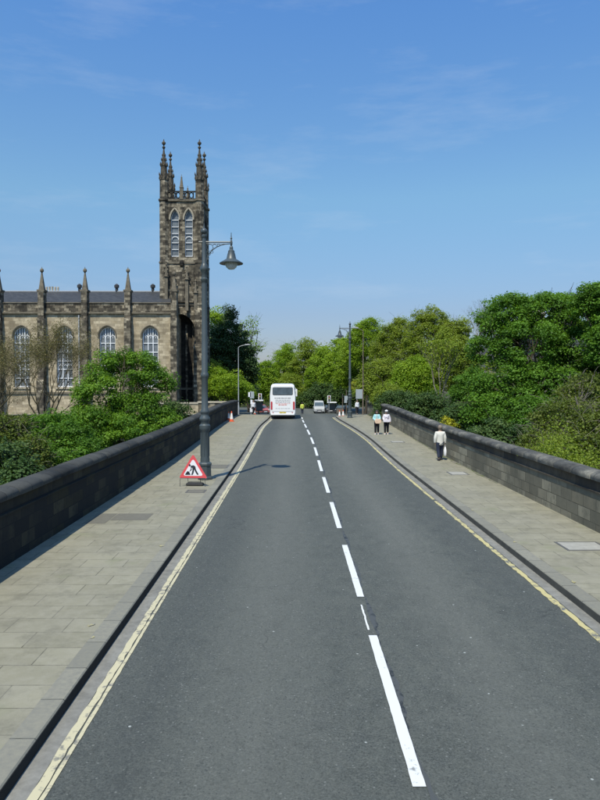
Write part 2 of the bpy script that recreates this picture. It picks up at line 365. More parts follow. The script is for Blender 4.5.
# pavements and kerbs
def sweep(mb, prof, ys, fx, fz):
    n = len(prof); vs = []; fs = []
    for y in ys:
        for dx, dz in prof: vs.append((fx(y)+dx, y, fz(y)+dz))
    for i in range(len(ys)-1):
        for k in range(n):
            k2 = (k+1) % n; fs.append((i*n+k, i*n+k2, (i+1)*n+k2, (i+1)*n+k))
    fs += [tuple(range(n)), tuple((len(ys)-1)*n+k for k in range(n))[::-1]]
    return mb.add(vs, fs)
YK = rng(-12, 78.5, .75)
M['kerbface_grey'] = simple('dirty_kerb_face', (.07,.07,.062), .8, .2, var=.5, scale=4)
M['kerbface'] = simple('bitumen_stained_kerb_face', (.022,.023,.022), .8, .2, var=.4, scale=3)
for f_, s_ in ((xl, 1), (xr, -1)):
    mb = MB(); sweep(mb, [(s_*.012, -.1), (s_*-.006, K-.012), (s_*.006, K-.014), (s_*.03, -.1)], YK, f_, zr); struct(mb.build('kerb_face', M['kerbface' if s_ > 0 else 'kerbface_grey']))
mb = MB(); sweep(mb, [(-.3, -.1), (-.3, K+.004), (-.02, K+.004), (0, K-.016), (.012, -.1)], YK, xl, zr); struct(mb.build('kerb', M['kerb']))
mb = MB(); sweep(mb, [(.3, -.1), (.3, K+.004), (.02, K+.004), (0, K-.016), (-.012, -.1)], YK, xr, zr); struct(mb.build('kerb', M['kerb']))
mb = MB(); strip(mb, lambda y: WL-.2 if y < END else -14., lambda y: xl(y)-.29, YK, K); struct(mb.build('pavement', M['flags']))
mb = MB(); strip(mb, lambda y: xr(y)+.29, lambda y: max(WR+.2, xr(y)+2.) if y < END else 20., YK, K); struct(mb.build('pavement', M['flags']))
# lines
def line(name, fx, w, ys, mat, dz=.008, jit=0, seed=0):
    rn = random.Random(seed); mb = MB(); a = [w/2*(1+rn.uniform(-jit, jit)) for _ in ys]; b = [w/2*(1+rn.uniform(-jit, jit)) for _ in ys]
    d = dict(zip(ys, zip(a, b)))
    strip(mb, lambda y: fx(y)-d[y][0], lambda y: fx(y)+d[y][1], ys, dz); return struct(mb.build(name, mat))
line('edge_line_marking', lambda y: xl(y)+.29, .10, rng(-10, 69, .15), M['lineC'], jit=.25, seed=1)
line('edge_line_marking', lambda y: xl(y)+.385, .05, rng(-10, 69, .15), M['lineC'], jit=.2, seed=2)
line('yellow_line_marking', lambda y: xr(y)-.34, .11, rng(-10, 22.9, .12), M['lineY'], jit=.35, seed=3)
line('yellow_line_marking', lambda y: xr(y)-.34, .11, rng(23.2, 69.6, .2), M['lineY'], jit=.25, seed=4)
# centre dashes: 4 m marks, 2 m gaps
y0 = 6.66
tarb = MB(); strip(tarb, lambda y: xc(y)+.055+.02*math.sin(y*3.1), lambda y: xc(y)+.115+.035*math.sin(y*2.3)+.02*math.sin(y*17), rng(-2, 60, .2), .0035); struct(tarb.build('tar_seam', M['tar']))
random.seed(3)
k = -1
while True:
    a = y0+6.0*k; k += 1
    if a > 69: break
    line('centre_line_marking', xc, .135, rng(a, min(a+4.05, 70), .12), M['lineW'], .009, jit=.05, seed=int(a*7)+99)
line('centre_line_marking', lambda y: xc(y)-.035+.0*y, .03, rng(10.95, 12.2, .1), M['lineW'], .008, .4, 5)
line('repair_patch', lambda y: -4.75, 1.05, [19.15, 20.1], M['patch'], K+.005)
mb = MB(); strip(mb, lambda y: -5.85, lambda y: -5.3, [18.7, 20.1], K+.005); struct(mb.build('repair_patch', M['patch']))
# covers and grates set in the pavement
def cover(x, y, w, l, label, mat='cover'):
    t = thing('access_cover', label, 'cover', (x, y, zr(y)+K), 0, 'covers in the pavement')
    f = MB(); e = .05
    f.box(-w/2-e, w/2+e, -l/2-e, -l/2, 0, .008).box(-w/2-e, w/2+e, l/2, l/2+e, 0, .008).box(-w/2-e, -w/2, -l/2, l/2, 0, .008).box(w/2, w/2+e, -l/2, l/2, 0, .008)
    f.build('frame', M['iron'], t); MB().box(-w/2+.012, w/2-.012, -l/2+.012, l/2-.012, 0, .009).build('lid', M[mat], t)
cover(6.95, 16.0, .95, .75, 'large pale rectangular cover in the right pavement, nearest the camera')
cover(7.1, 28.9, .7, .9, 'pale cover in the pavement just behind the man in the white jacket')
cover(6.6, 42.6, .75, .8, 'small pale cover in the right pavement before the two walking women')
cover(-3.55, 24.2, .6, .6, 'grey square grate in the left pavement in front of the triangular sign', 'patch')
cover(-3.5, 31.3, .75, 1.2, 'long grey grate in the left pavement behind the big lamp post', 'patch')
rn = random.Random(8)
for i, (x, y, s) in enumerate([(-3.3, 10.85, .12), (-3.12, 10.3, .07), (-3.2, 16.1, .1), (5.45, 16.4, .08), (5.52, 13.1, .1), (5.5, 20.5, .07)]):
    mb = MB(); pts = [(x+s*rn.uniform(.5, 1)*math.cos(a)*.7, y+s*rn.uniform(.3, 1)*math.sin(a)) for a in [j*.7 for j in range(9)]]
    mb.add([(p[0], p[1], zr(y)+K+.011) for p in pts], [tuple(range(9))]); struct(mb.build('survey_mark', M['yellowspray']))
mb = MB(); rn = random.Random(4); ys = rng(26, 52, .4)
d = {y: .05+.28*abs(math.sin(y*.31))*rn.random() for y in ys}
strip(mb, lambda y: WR-d[y]*(1 if y < 44 else .4), lambda y: WR+.05, ys, K+.005); o = mb.build('moss', M['moss']); o['kind'] = 'stuff'; tag(o, 'green moss growing along the foot of the right parapet', 'moss')

# parapets
def parapet(label, X, s, h, body, ys):
    t = thing('stone_parapet', label, 'parapet wall', (0, 0, 0), 0, 'parapets along the bridge')
    f = lambda prof: [(s*a, b) for a, b in prof]; fx = lambda y: X; fz = lambda y: zr(y)+K
    b1 = MB(); sweep(b1, f([(0, -.6), (0, h-.56), (.45, h-.56), (.45, -.6)]), ys, fx, fz); b1.build('wall', M[body], t)
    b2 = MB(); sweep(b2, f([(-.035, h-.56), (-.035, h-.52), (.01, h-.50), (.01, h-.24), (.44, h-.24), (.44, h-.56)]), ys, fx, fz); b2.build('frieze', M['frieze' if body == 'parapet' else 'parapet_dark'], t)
    arc = [(-.09, h-.22), (-.10, h-.17)]+[(.22-.32*math.cos(a), h-.13+.13*math.sin(a)) for a in [i*math.pi/10 for i in range(11)]]+[(.55, h-.24)]
    b3 = MB(); r3 = random.Random(int(abs(X)*10)); yy = ys[0]; n3 = len(arc)
    while yy < ys[-1]:
        L3 = 1.35+r3.uniform(-.15, .15); ye = min(yy+L3, ys[-1]); dx3 = r3.uniform(-.012, .012); dz3 = r3.uniform(-.008, .010)
        a3 = [(u+dx3, w+dz3*(w > h-.2)) for u, w in arc]
        inset = [(.22+(u-.22)*.965, h-.12+(w-h+.12)*.95) for u, w in a3]
        vs3 = []; fs3 = []
        for (y3, pr3) in ((yy+.004, inset), (yy+.022, a3), ((yy+ye)/2, a3), (ye-.022, a3), (ye-.004, inset)):
            for u, w in f(pr3): vs3.append((X+u, y3, fz(y3)+w))
        for i3 in range(4):
            for k3 in range(n3): k4 = (k3+1) % n3; fs3.append((i3*n3+k3, i3*n3+k4, (i3+1)*n3+k4, (i3+1)*n3+k3))
        fs3 += [tuple(range(n3)), tuple(4*n3+k3 for k3 in range(n3))[::-1]]; b3.add(vs3, fs3); yy = ye
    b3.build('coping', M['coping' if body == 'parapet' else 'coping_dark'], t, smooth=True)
    return t
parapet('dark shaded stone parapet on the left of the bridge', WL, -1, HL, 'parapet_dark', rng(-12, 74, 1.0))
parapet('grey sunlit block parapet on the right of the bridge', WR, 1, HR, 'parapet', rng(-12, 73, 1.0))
# bridge body with four arches
poly = [(-14, -.62), (76, -.62), (76, -4)]
for c0 in (64, 40, 16, -8):
    poly += [(c0+10.5, -30), (c0+10.5, -14)]+[(c0+10.5*math.cos(a), -14+10.5*math.sin(a)) for a in [math.pi*i/12 for i in range(1, 12)]]+[(c0-10.5, -14), (c0-10.5, -30)]
poly = [p for p in poly]; poly.append((-19.5, -30)); poly.append((-19.5, -.62))
poly = [p for i, p in enumerate(poly) if p != (-14, -.62)]
mb = MB(); mb.prism(poly, WL-.44, WR+.44, 'x'); struct(mb.build('bridge', M['house_stone']))
# ------------------------------------------------------------------ terrain
def tz(x, y):
    g = -.45+zr(min(y, 140))*1.0
    v = sm(-10, 78, y); 
    ax = abs(x-1)
    base = -27*(1-v)**1.3 if y < 78 else 0
    side = -6.0*sm(9, 24, -x)*(1-sm(110, 150, y)) if x < 0 else -3.0*sm(16, 30, x)*(1-sm(90, 130, y))
    if y > 78 and abs(x-1) < 16: side = 0
    n = .5*math.sin(x*.21+y*.13)+.4*math.sin(x*.47-y*.31)
    if y > 76 and side == 0: n = -.1
    return g+base+side+n*.5 - (.1 if y > 76 else 0)
def yg(): return [-400, -250, -150, -90, -50]+rng(-30, 220, 2.5)+[260, 320, 420, 600, 1000, 2500]
def xg(): return [-2500, -1000, -500, -300, -200]+rng(-150, 150, 3)+[200, 300, 500, 1000, 2500]
xs, ysg = xg(), yg(); vs = []; fs = []
for y in ysg:
    for x in xs: vs.append((x, y, tz(x, y) if y > -60 else tz(x, -60)))
nx = len(xs)
for j in range(len(ysg)-1):
    for i in range(nx-1): fs.append((j*nx+i, j*nx+i+1, (j+1)*nx+i+1, (j+1)*nx+i))
def groundm():
    t = NT('valley_ground', .95, .1); g = t.pos(); n = t.noise(g, .35, 7, .6); n2 = t.noise(g, 3, 5, .6)
    c = t.ramp(n, [(.35, (.035,.04,.015)), (.55, (.045,.065,.018)), (.75, (.07,.09,.025))]); t.color(t.mix(t.math('MULTIPLY', n2, .5), c, (.04,.03,.018))); return t.m
struct(MB().add(vs, fs).build('ground', groundm(), smooth=True))

# ------------------------------------------------------------------ trees
def P(px, py, D): return (px-294)*D/670, D, H+(382-py)*D/670
def np_mesh(name, verts, nper, cv, mat, parent):
    n = len(verts)//nper; me = bpy.data.meshes.new(name)
    me.vertices.add(len(verts)); me.vertices.foreach_set('co', verts.astype(np.float32).ravel())
    me.loops.add(n*nper); me.loops.foreach_set('vertex_index', np.arange(n*nper, dtype=np.int32))
    me.polygons.add(n); me.polygons.foreach_set('loop_start', np.arange(0, n*nper, nper, dtype=np.int32))
    me.polygons.foreach_set('loop_total', np.full(n, nper, dtype=np.int32))
    at = me.attributes.new('cv', 'FLOAT', 'FACE'); at.data.foreach_set('value', cv.astype(np.float32))
    me.update(calc_edges=True); me.materials.append(mat)
    o = bpy.data.objects.new(name, me); COL.objects.link(o)
    if parent: o.parent = parent
    return o
def leaves(rs, centers, lpc, cr, ls, flat=.5, up=.9, droop=0):
    nc = len(centers); n = nc*lpc
    cvc = rs.rand(nc); csz = rs.uniform(.55, 1.35, nc)
    dd = rs.randn(n, 3); dd /= np.linalg.norm(dd, axis=1)[:, None]
    dome = rs.rand(n) < .72; dd[dome, 2] = np.abs(dd[dome, 2])
    rad = np.where(dome, rs.uniform(.72, 1.08, n), rs.rand(n)**.6)
    g = dd*rad[:, None]*np.array([1.1, 1.1, flat*1.7])*cr; g[:, 2] += .12*cr*rs.randn(n); g *= np.repeat(csz, lpc)[:, None]
    if droop: g[:, 2] -= droop*np.abs(rs.randn(n))*cr
    c = np.repeat(centers, lpc, 0)+g
    nr = rs.randn(n, 3)*.5+dd*.75; nr[:, 2] += up*.75; nr /= np.linalg.norm(nr, axis=1)[:, None]
    t = rs.randn(n, 3); a = np.cross(nr, t); a /= np.linalg.norm(a, axis=1)[:, None]; b = np.cross(nr, a)
    s = (ls*rs.uniform(.55, 1.25, n))[:, None]
    a = a*s*.5; b = b*s*.42
    v = np.stack([c-a, c-b*.9+nr*s*.08, c+a*1.1, c+b+nr*s*.08], 1).reshape(-1, 3)
    cv = np.clip(.70*np.repeat(cvc, lpc)+.2*rs.rand(n)+.05, 0, 1)
    return v, cv
def crown_points(rs, lobes, nc, inner=.5, zcut=None):
    L = np.array(lobes, float); w = L[:, 3]*L[:, 4]+L[:, 3]*L[:, 5]; w /= w.sum(); out = []
    while len(out) < nc:
        k = rs.choice(len(L), p=w); d = rs.randn(3); d /= np.linalg.norm(d)
        if d[2] < -.55: continue
        r = inner+(1-inner)*rs.rand()**.45
        p = L[k, :3]+d*r*L[k, 3:6]*rs.uniform(.9, 1.08)
        deep = False
        for j in range(len(L)):
            if j != k and np.sum(((p-L[j, :3])/L[j, 3:6])**2) < .36: deep = True; break
        if deep and rs.rand() < .8: continue
        out.append(p)
    return np.array(out)
def limb(mb, rn, a, b, r0, r1, seg=5, n=5, bend=.15):
    a = Vector(a); b = Vector(b); L = (b-a).length; pts = []
    off = Vector((rn.uniform(-1, 1), rn.uniform(-1, 1), rn.uniform(0, 1)))*L*bend
    for i in range(n+1):
        t = i/n; pts.append(a.lerp(b, t)+off*math.sin(math.pi*t)+Vector((rn.uniform(-1, 1), rn.uniform(-1, 1), 0))*L*.02*(0 < i < n))
    mb.tube(pts, [r0+(r1-r0)*i/n for i in range(n+1)], seg, False)
def tree(name, label, lobes, leaf, nc, lpc, cr, ls, seed, bark='bark', flat=.5, inner=.5, up=.9, droop=0, group=None, trunk_r=None, base=None, limbs=14, cat='tree', twigs=0):
    """lobes: list of (x,y,z,rx,ry,rz) in world coordinates"""
    rs = np.random.RandomState(seed); rn = random.Random(seed)
    L = np.array(lobes, float); c = (L[:, :3]*L[:, 3:4]).sum(0)/L[:, 3].sum()
    bx, by = (c[0], c[1]) if base is None else base
    bz = tz(bx, by)-.3; top = (L[:, 2]+L[:, 5]).max(); low = (L[:, 2]-L[:, 5]).min()
    loc = Vector((bx, by, bz)); t = thing(name, label, cat, loc, 0, group)
    cp = crown_points(rs, lobes, nc, inner); v, cv = leaves(rs, cp, lpc, cr, ls, flat, up, droop)
    np_mesh('crown', v-np.array(loc), 4, cv, L_[leaf], t)
    mb = MB(); r = trunk_r or max(.12, (top-bz)*.018)
    fork = Vector((c[0], c[1], max(low+.25*(c[2]-low), bz+.6)))
    fork = Vector((bx, by, bz)).lerp(fork, .9)
    limb(mb, rn, (bx, by, bz), fork, r, r*.6, 9, 7, .03)
    limb(mb, rn, fork, (c[0], c[1], top-(top-c[2])*.35), r*.6, r*.08, 7, 6, .06)
    for i in range(limbs):
        p = cp[rn.randrange(len(cp))]; st = fork.lerp(Vector((c[0], c[1], top)), rn.uniform(0, .5))
        limb(mb, rn, st, p, r*rn.uniform(.2, .38), .02, 5, 6, .12)
        for q in range(3):
            p2 = Vector(p)+Vector((rn.uniform(-1, 1), rn.uniform(-1, 1), rn.uniform(-.2, 1)))*cr*2
            limb(mb, rn, st.lerp(Vector(p), rn.uniform(.5, .8)), p2, .035, .012, 3, 3, .1)
    for i in range(twigs):
        p = Vector(cp[rn.randrange(len(cp))]); q = p+Vector((rn.uniform(-1, 1), rn.uniform(-1, 1), rn.uniform(-.5, .9)))*cr*2.5
        limb(mb, rn, p, q, min(.022, ls*.1), .005, 3, 3, .2)
    mb.v = [tuple(Vector(p)-loc) for p in mb.v]
    mb.build('trunk', M[bark], t, smooth=True)
    return t
def bare(name, label, base, height, spread, seed, bark='barkbrown', depth=6, buds=None, lean=(0, 0), group=None, r0=None, start=.25, n0=3):
    rn = random.Random(seed); mb = MB(); tips = []
    def grow(p, d, L, r, k):
        n = 3; pts = [p]; q = Vector(p); dd = Vector(d)
        for i in range(n):
            dd = (dd+Vector((rn.uniform(-1, 1), rn.uniform(-1, 1), rn.uniform(-.5, .8)))*.16).normalized(); q = q+dd*L/n; pts.append(Vector(q))
        mb.tube(pts, [r*(1-.3*i/n) for i in range(n+1)], 6 if k > 4 else 3, False)
        if k <= 2: tips.extend(pts[1:])
        if k == 0: return
        for j in range(3 if rn.random() < .6 else 2):
            ax = Vector((rn.uniform(-1, 1), rn.uniform(-1, 1), rn.uniform(-.3, .5))).normalized()
            nd = (dd+ax*rn.uniform(.5, .95)*spread).normalized()
            grow(pts[-1] if j < 2 else pts[rn.randint(1, n)], nd, L*rn.uniform(.62, .85), r*.62, k-1)
    x, y = base; bz = tz(x, y)-.3; loc = Vector((x, y, bz)); hh = height-bz
    depth_ = depth
    t = thing(name, label, 'tree', loc, 0, group); r = r0 or .009*hh
    top = Vector((lean[0], lean[1], hh*start)); mb.tube([(0,0,0), top*.5+Vector((.1,0,0)), top], [r, r*.9, r*.75], 8, False)
    for j in range(n0):
        a = 2*math.pi*j/n0+rn.random(); grow(top, Vector((math.cos(a)*.55*spread, math.sin(a)*.55*spread, 1)).normalized(), hh*(1-start)*.30, r*.55, depth)
    zmax = max(v[2] for v in mb.v); f = hh/zmax
    mb.v = [(v[0], v[1], v[2] if v[2] < top.z else top.z+(v[2]-top.z)*(hh-top.z)/(zmax-top.z)) for v in mb.v]
    mb.build('trunk', M[bark], t)
    if buds:
        rs = np.random.RandomState(seed); cc = np.array([tuple(p) for p in tips]); 
        cc[:, 2] = np.where(cc[:, 2] < top.z, cc[:, 2], top.z+(cc[:, 2]-top.z)*(hh-top.z)/(zmax-top.z))
        v, cv = leaves(rs, cc, buds[1], .35, buds[2], 1., .3); np_mesh('crown', v, 4, cv, L_[buds[0]], t)
    return t
def lob(px, py, D, rpx, rpy, rd=None, dy=0):
    x, y, z = P(px, py, D); k = D/670; return (x, y+dy, z, rpx*k, (rd or rpx)*k, rpy*k)

# left of the bridge, in the valley before the church
tree('sycamore_tree', 'bright green young sycamore rising in front of the church windows', [lob(130, 372, 56, 26, 20), lob(108, 372, 55, 16, 17), lob(152, 384, 57, 22, 15), lob(100, 400, 54, 26, 26), lob(142, 416, 56, 34, 26), lob(88, 440, 52, 34, 30), lob(120, 450, 52, 36, 34)], 'bright', 400, 170, .60, .165, 11, group='trees left of the bridge', inner=.55, limbs=22)
tree('sycamore_tree', 'green sycamore leaning over the left parapet, lower and left of the young sycamore', [lob(56, 440, 44, 34, 26), lob(72, 470, 42, 38, 30), lob(36, 470, 40, 26, 26)], 'syc', 260, 160, .55, .14, 12, group='trees left of the bridge')
tree('laurel_bush', 'dark green rounded bush against the far end of the left parapet below the church', [lob(162, 420, 66, 20, 20), lob(180, 418, 68, 14, 13), lob(150, 432, 62, 22, 20)], 'shrub', 150, 90, .6, .2, 13, group='trees left of the bridge', cat='bush')
tree('evergreen_shrub', 'dark olive evergreen shrub at the bottom left behind the parapet', [lob(10, 472, 32, 24, 30), lob(-14, 480, 30, 26, 44), lob(20, 488, 28, 22, 26)], 'shrub', 220, 90, .42, .15, 14, group='trees left of the bridge', cat='bush')
tree('twiggy_shrub', 'dull olive twiggy shrub between the bare tree and the left parapet', [lob(34, 462, 38, 14, 22), lob(8, 440, 40, 20, 24)], 'dark_olive', 200, 90, .5, .13, 15, 'barkpale', group='trees left of the bridge', cat='bush', twigs=260, limbs=7)
bare('bare_tree', 'brown twiggy bare tree in front of the two leftmost church windows', P(45, 420, 62)[:2], P(0, 318, 62)[2], .75, 21, 'barkbrown', 7, ('bud', 1, .09), group='bare trees', start=.38, n0=5)
bare('bare_tree', 'brown twiggy bare tree cut by the left edge of the photo', P(2, 420, 56)[:2], P(0, 328, 56)[2], .75, 22, 'barkbrown', 7, ('bud', 1, .09), group='bare trees', start=.38, n0=5)
# conifer and its neighbours right of the tower
cl = []
for (px, py, r, q) in [(231, 308, 2, 7), (230, 316, 6, 10), (229, 330, 13, 9), (238, 334, 10, 8), (222, 336, 12, 9), (230, 346, 20, 11), (222, 352, 18, 9), (240, 352, 15, 11), (232, 364, 23, 11), (245, 368, 12, 14), (224, 374, 24, 12), (240, 382, 17, 16), (226, 392, 26, 14), (246, 396, 12, 14)]:
    cl.append(lob(px, py, 112, r, q))
tree('cypress_tree', 'tall dark conifer with a pointed top, right of the church tower', cl, 'conif', 760, 90, .85, .26, 31, group='trees beyond the bridge', flat=.35, droop=.25, up=.5, limbs=30)
tree('lime_tree', 'pale green tree showing behind the left shoulder of the dark conifer', [lob(217, 324, 124, 14, 14), lob(212, 345, 124, 16, 20), lob(222, 370, 124, 20, 26)], 'fresh', 150, 110, 1.0, .28, 32, group='trees beyond the bridge')
tree('birch_tree', 'thin airy pale tree behind the right shoulder of the dark conifer', [lob(250, 330, 126, 9, 10), lob(254, 345, 126, 7, 12), lob(244, 350, 126, 14, 20)], 'fresh', 38, 42, 1.0, .32, 33, group='trees beyond the bridge', twigs=120, inner=.3)
tree('hawthorn_bush', 'broad mid green bush at the foot of the dark conifer beside the lamp post', [lob(216, 386, 98, 16, 20), lob(228, 388, 96, 18, 15), lob(240, 394, 98, 12, 12)], 'fresh', 230, 100, .7, .2, 34, group='trees beyond the bridge', cat='bush')
tree('hawthorn_bush', 'mid green hedge bush behind the low stone wall beside the tower', [lob(214, 378, 103, 13, 16), lob(205, 392, 103, 12, 14)], 'olive', 130, 100, .7, .2, 35, group='trees beyond the bridge', cat='bush')
# far end of the road
far = [(262, 384, 150, 16, 22, 'fresh', 'bright yellow green tree directly left of the coach roof'),
       (249, 380, 165, 12, 18, 'fresh', 'yellow green tree low behind the left street light'),
       (284, 372, 172, 16, 26, 'fresh', 'loose yellow green tree right above the coach'),
       (305, 366, 160, 18, 26, 'olive', 'olive green tree above the hi-vis worker and white van'),
       (322, 372, 150, 15, 26, 'fresh', 'bright green tree above the white van'),
       (341, 366, 132, 20, 30, 'fresh', 'bright green tree just left of the second lamp post'),
       (286, 392, 150, 20, 16, 'olive', 'low dark tree directly behind the coach'),
       (320, 398, 146, 22, 14, 'shrub', 'dark low tree in the shade behind the parked cars'),
       (346, 394, 128, 18, 17, 'shrub', 'dark low tree behind the second lamp post')]
for i, (px, py, D, rx, ry, lf, lb) in enumerate(far):
    tree('lime_tree' if lf == 'fresh' else 'maple_tree', lb, [lob(px, py+2, D, rx*.8, ry*.9), lob(px-rx*.45, py+ry*.35, D, rx*.6, ry*.6), lob(px+rx*.5, py+ry*.3, D, rx*.6, ry*.65), lob(px+rx*.15, py-ry*.5, D, rx*.55, ry*.5)], lf, 190, 120, 1.05, .28, 40+i, group='trees beyond the bridge', limbs=10)
tree('birch_tree', 'sparse airy tree rising above the others left of centre', [lob(286, 352, 185, 6, 9), lob(296, 350, 185, 8, 7), lob(278, 362, 185, 8, 9), lob(290, 366, 185, 14, 12)], 'fresh', 50, 36, 1.3, .42, 60, group='trees beyond the bridge', twigs=120, inner=.3)
# right hand belt
right = [(366, 348, 112, 24, 30, 'fresh', 'tall fresh green tree right behind the second lamp post'),
         (396, 352, 104, 24, 34, 'olive', 'olive green tree between the brown column and the tall willow'),
         (429, 346, 98, 28, 40, 'olive', 'tall pale willowy tree with the highest top in the right hand belt'),
         (454, 364, 84, 24, 48, 'olive', 'olive tree with pale limbs directly left of the big dark sycamore'),
         (380, 384, 88, 22, 24, 'olive', 'lower olive tree over the far end of the right parapet'),
         (412, 388, 80, 24, 28, 'fresh', 'fresh green tree above the two walking women'),
         (350, 374, 118, 14, 24, 'fresh', 'narrow fresh green tree beside the grey sign board')]
for i, (px, py, D, rx, ry, lf, lb) in enumerate(right):
    tree('ash_tree' if lf == 'olive' else 'lime_tree', lb, [lob(px, py, D, rx*.75, ry*.85), lob(px-rx*.5, py+ry*.3, D, rx*.6, ry*.6), lob(px+rx*.5, py+ry*.35, D, rx*.6, ry*.65), lob(px+rx*.2, py-ry*.55, D, rx*.45, ry*.42), lob(px-rx*.3, py-ry*.4, D, rx*.4, ry*.4)],
         lf, 330, 130, .75, .19, 70+i, 'barkpale' if lf == 'olive' else 'bark', group='trees right of the bridge', limbs=18, twigs=200 if lf == 'olive' else 0, inner=.42)
bare('bare_tree', 'grey bare tree showing above the belt just left of the big dark sycamore', P(474, 380, 96)[:2], P(0, 298, 96)[2], .7, 23, 'barkpale', 7, None, group='bare trees', start=.5, n0=4, r0=.2)
bare('bare_tree', 'pale limbed bare tree inside the olive trees behind the walking women', P(440, 400, 74)[:2], P(0, 336, 74)[2], .55, 24, 'barkpale', 5, ('olive', 2, .22), group='bare trees', start=.2, n0=3, r0=.16)
# undergrowth along the right parapet
und = [(398, 408, 62, 20, 16, 'shrub', 'dark shrub over the right parapet beside the two walking women'),
       (430, 414, 56, 22, 20, 'shrub', 'dark blue green shrub directly behind the man in the white jacket'),
       (462, 430, 46, 26, 24, 'shrub', 'dark shrub over the parapet right of the man in the white jacket'),
       (388, 397, 66, 12, 10, 'olive', 'small olive shrub over the far end of the right parapet'),
       (474, 396, 60, 20, 26, 'syc', 'leafy green bush between the pale limbed bare tree and the big sycamore'),
       (500, 448, 38, 30, 26, 'shrub', 'dark leafy shrub over the parapet below the big sycamore')]
for i, (px, py, D, rx, ry, lf, lb) in enumerate(und):
    tree('laurel_shrub', lb, [lob(px, py, D, rx, ry), lob(px+rx*.6, py+ry*.5, D, rx*.7, ry*.7), lob(px-rx*.6, py+ry*.4, D, rx*.6, ry*.7)], lf, 240, 120, .48, .14, 90+i, group='shrubs right of the bridge', cat='shrub', limbs=8)
tree('golden_shrub', 'small yellow flowering shrub peeping over the parapet beside the man in the white jacket', [lob(449, 426, 44, 8, 7)], 'yellow', 14, 60, .22, .12, 97, group='shrubs right of the bridge', cat='shrub', limbs=4)
tree('golden_tree', 'yellow green small tree above the grey sign board', [lob(357, 388, 96, 7, 6)], 'yellow', 22, 60, .5, .22, 98, group='trees right of the bridge', limbs=4)
# the big sycamore and its neighbour
tree('sycamore_tree', 'huge dark green sycamore standing highest on the right of the bridge', [lob(510, 318, 48, 30, 22), lob(540, 316, 48, 34, 20), lob(572, 322, 47, 32, 24), lob(497, 348, 48, 26, 28), lob(530, 352, 46, 36, 30), lob(575, 358, 46, 34, 32), lob(505, 392, 46, 34, 32), lob(550, 395, 45, 40, 34), lob(492, 420, 44, 24, 26), lob(530, 430, 42, 34, 30), lob(590, 400, 46, 30, 36)],
     'syc', 820, 190, .60, .145, 111, group='trees right of the bridge', limbs=44, flat=.42, inner=.62)
tree('sycamore_tree', 'dark green sycamore cut by the right edge of the photo', [lob(600, 305, 43, 24, 19), lob(625, 320, 42, 30, 28), lob(612, 350, 42, 26, 30)], 'syc', 260, 170, .58, .14, 112, group='trees right of the bridge', limbs=16, flat=.42)
tree('elder_bush', 'olive green bush with bare twigs at the right edge above the parapet', [lob(586, 398, 30, 26, 22), lob(566, 424, 29, 30, 26), lob(600, 440, 27, 34, 34), lob(548, 452, 28, 28, 20), lob(580, 462, 26, 34, 26)], 'dark_olive', 460, 85, .34, .10, 113, 'barkpale', group='shrubs right of the bridge', cat='bush', twigs=800, inner=.45, limbs=14, up=.4)
bare('bare_tree', 'tangled pale bare branches over the right parapet at the right edge', P(556, 470, 25)[:2], P(0, 424, 25)[2], 1.2, 25, 'barkpale', 6, ('olive', 2, .08), group='bare trees', start=.8, n0=4, r0=.05)
# a far wood that reads as one mass
rs = np.random.RandomState(5); cc = []
for i in range(1500):
    x = rs.uniform(-170, 210); y = rs.uniform(175, 235); top = 9+5*math.sin(x*.07)+3*math.sin(x*.19+1)
    if -40 < x < 5: top -= 2
    cc.append((x, y, rs.uniform(-2, top)))
for i in range(260):
    x = rs.uniform(30, 110); cc.append((x, rs.uniform(95, 120), rs.uniform(-3, 7)))
v, cv = leaves(rs, np.array(cc), 60, 2.6, .6, .6)
o = np_mesh('woodland', v, 4, cv, L_['olive'], None); o['kind'] = 'stuff'; tag(o, 'distant mass of green woodland beyond the junction', 'woodland')

# ------------------------------------------------------------------ church
def arch_pts(xc_, w, zs, rise, n=8):
    # pointed arch, from right springing to left springing
    h = w/2; Rr = (h*h+rise*rise)/(2*h); a1 = math.atan2(rise, Rr-h) if rise > h else math.asin(min(1, rise/Rr)); pts = []
    for i in range(n+1): a = a1*i/n; pts.append((xc_+h-Rr+Rr*math.cos(a), zs+Rr*math.sin(a)))
    for i in range(n-1, -1, -1): a = a1*i/n; pts.append((xc_-h+Rr-Rr*math.cos(a), zs+Rr*math.sin(a)))
    return pts
def bay(mb, x0, x1, z0, z1, y0, y1, wins):
    # wall slab with arched openings; wins: (xc,w,zsill,zspring,rise)
    xs = x0
    for (c, w, zs, zp, rise) in wins:
        mb.box(xs, c-w/2, y0, y1, z0, z1); mb.box(c-w/2, c+w/2, y0, y1, z0, zs)
        mb.prism([(c-w/2, z1)]+[(c+w/2, z1)]+arch_pts(c, w, zp, rise), y0, y1, 'y'); xs = c+w/2
    mb.box(xs, x1, y0, y1, z0, z1)
def hood(mb, c, w, zp, rise, y, r=.09, drop=.2):
    a = arch_pts(c, w+.25, zp, rise+.15); mb.tube([(c+w/2+.125, y, zp-drop)]+[(u, y, q) for u, q in a]+[(c-w/2-.125, y, zp-drop)], r, 5)
CH_ = thing('gothic_church', 'soot stained stone gothic church with a tall pinnacled tower left of the bridge', 'church', (-16.4, 90, -7))
OX, OY, OZ = -16.4, 90, -7
def cb(mb, name, mat, parent=CH_, **k):
    # geometry is written in world coordinates; sub-parts share the frame of the part (parts sit at the thing's origin)
    mb.v = [(a-OX, b-OY, c-OZ) for a, b, c in mb.v]; return mb.build(name, mat, parent, **k)
bx = [-16.4-5.72*i for i in range(0, 8)]
nave = MB()
for i in range(7):
    x1, x0 = bx[i], bx[i+1]; c = (x0+x1)/2
    bay(nave, x0, x1, -7, 13.2, 90, 90.8, [(c, 2.15, 3.4, 10.25, 1.25)])
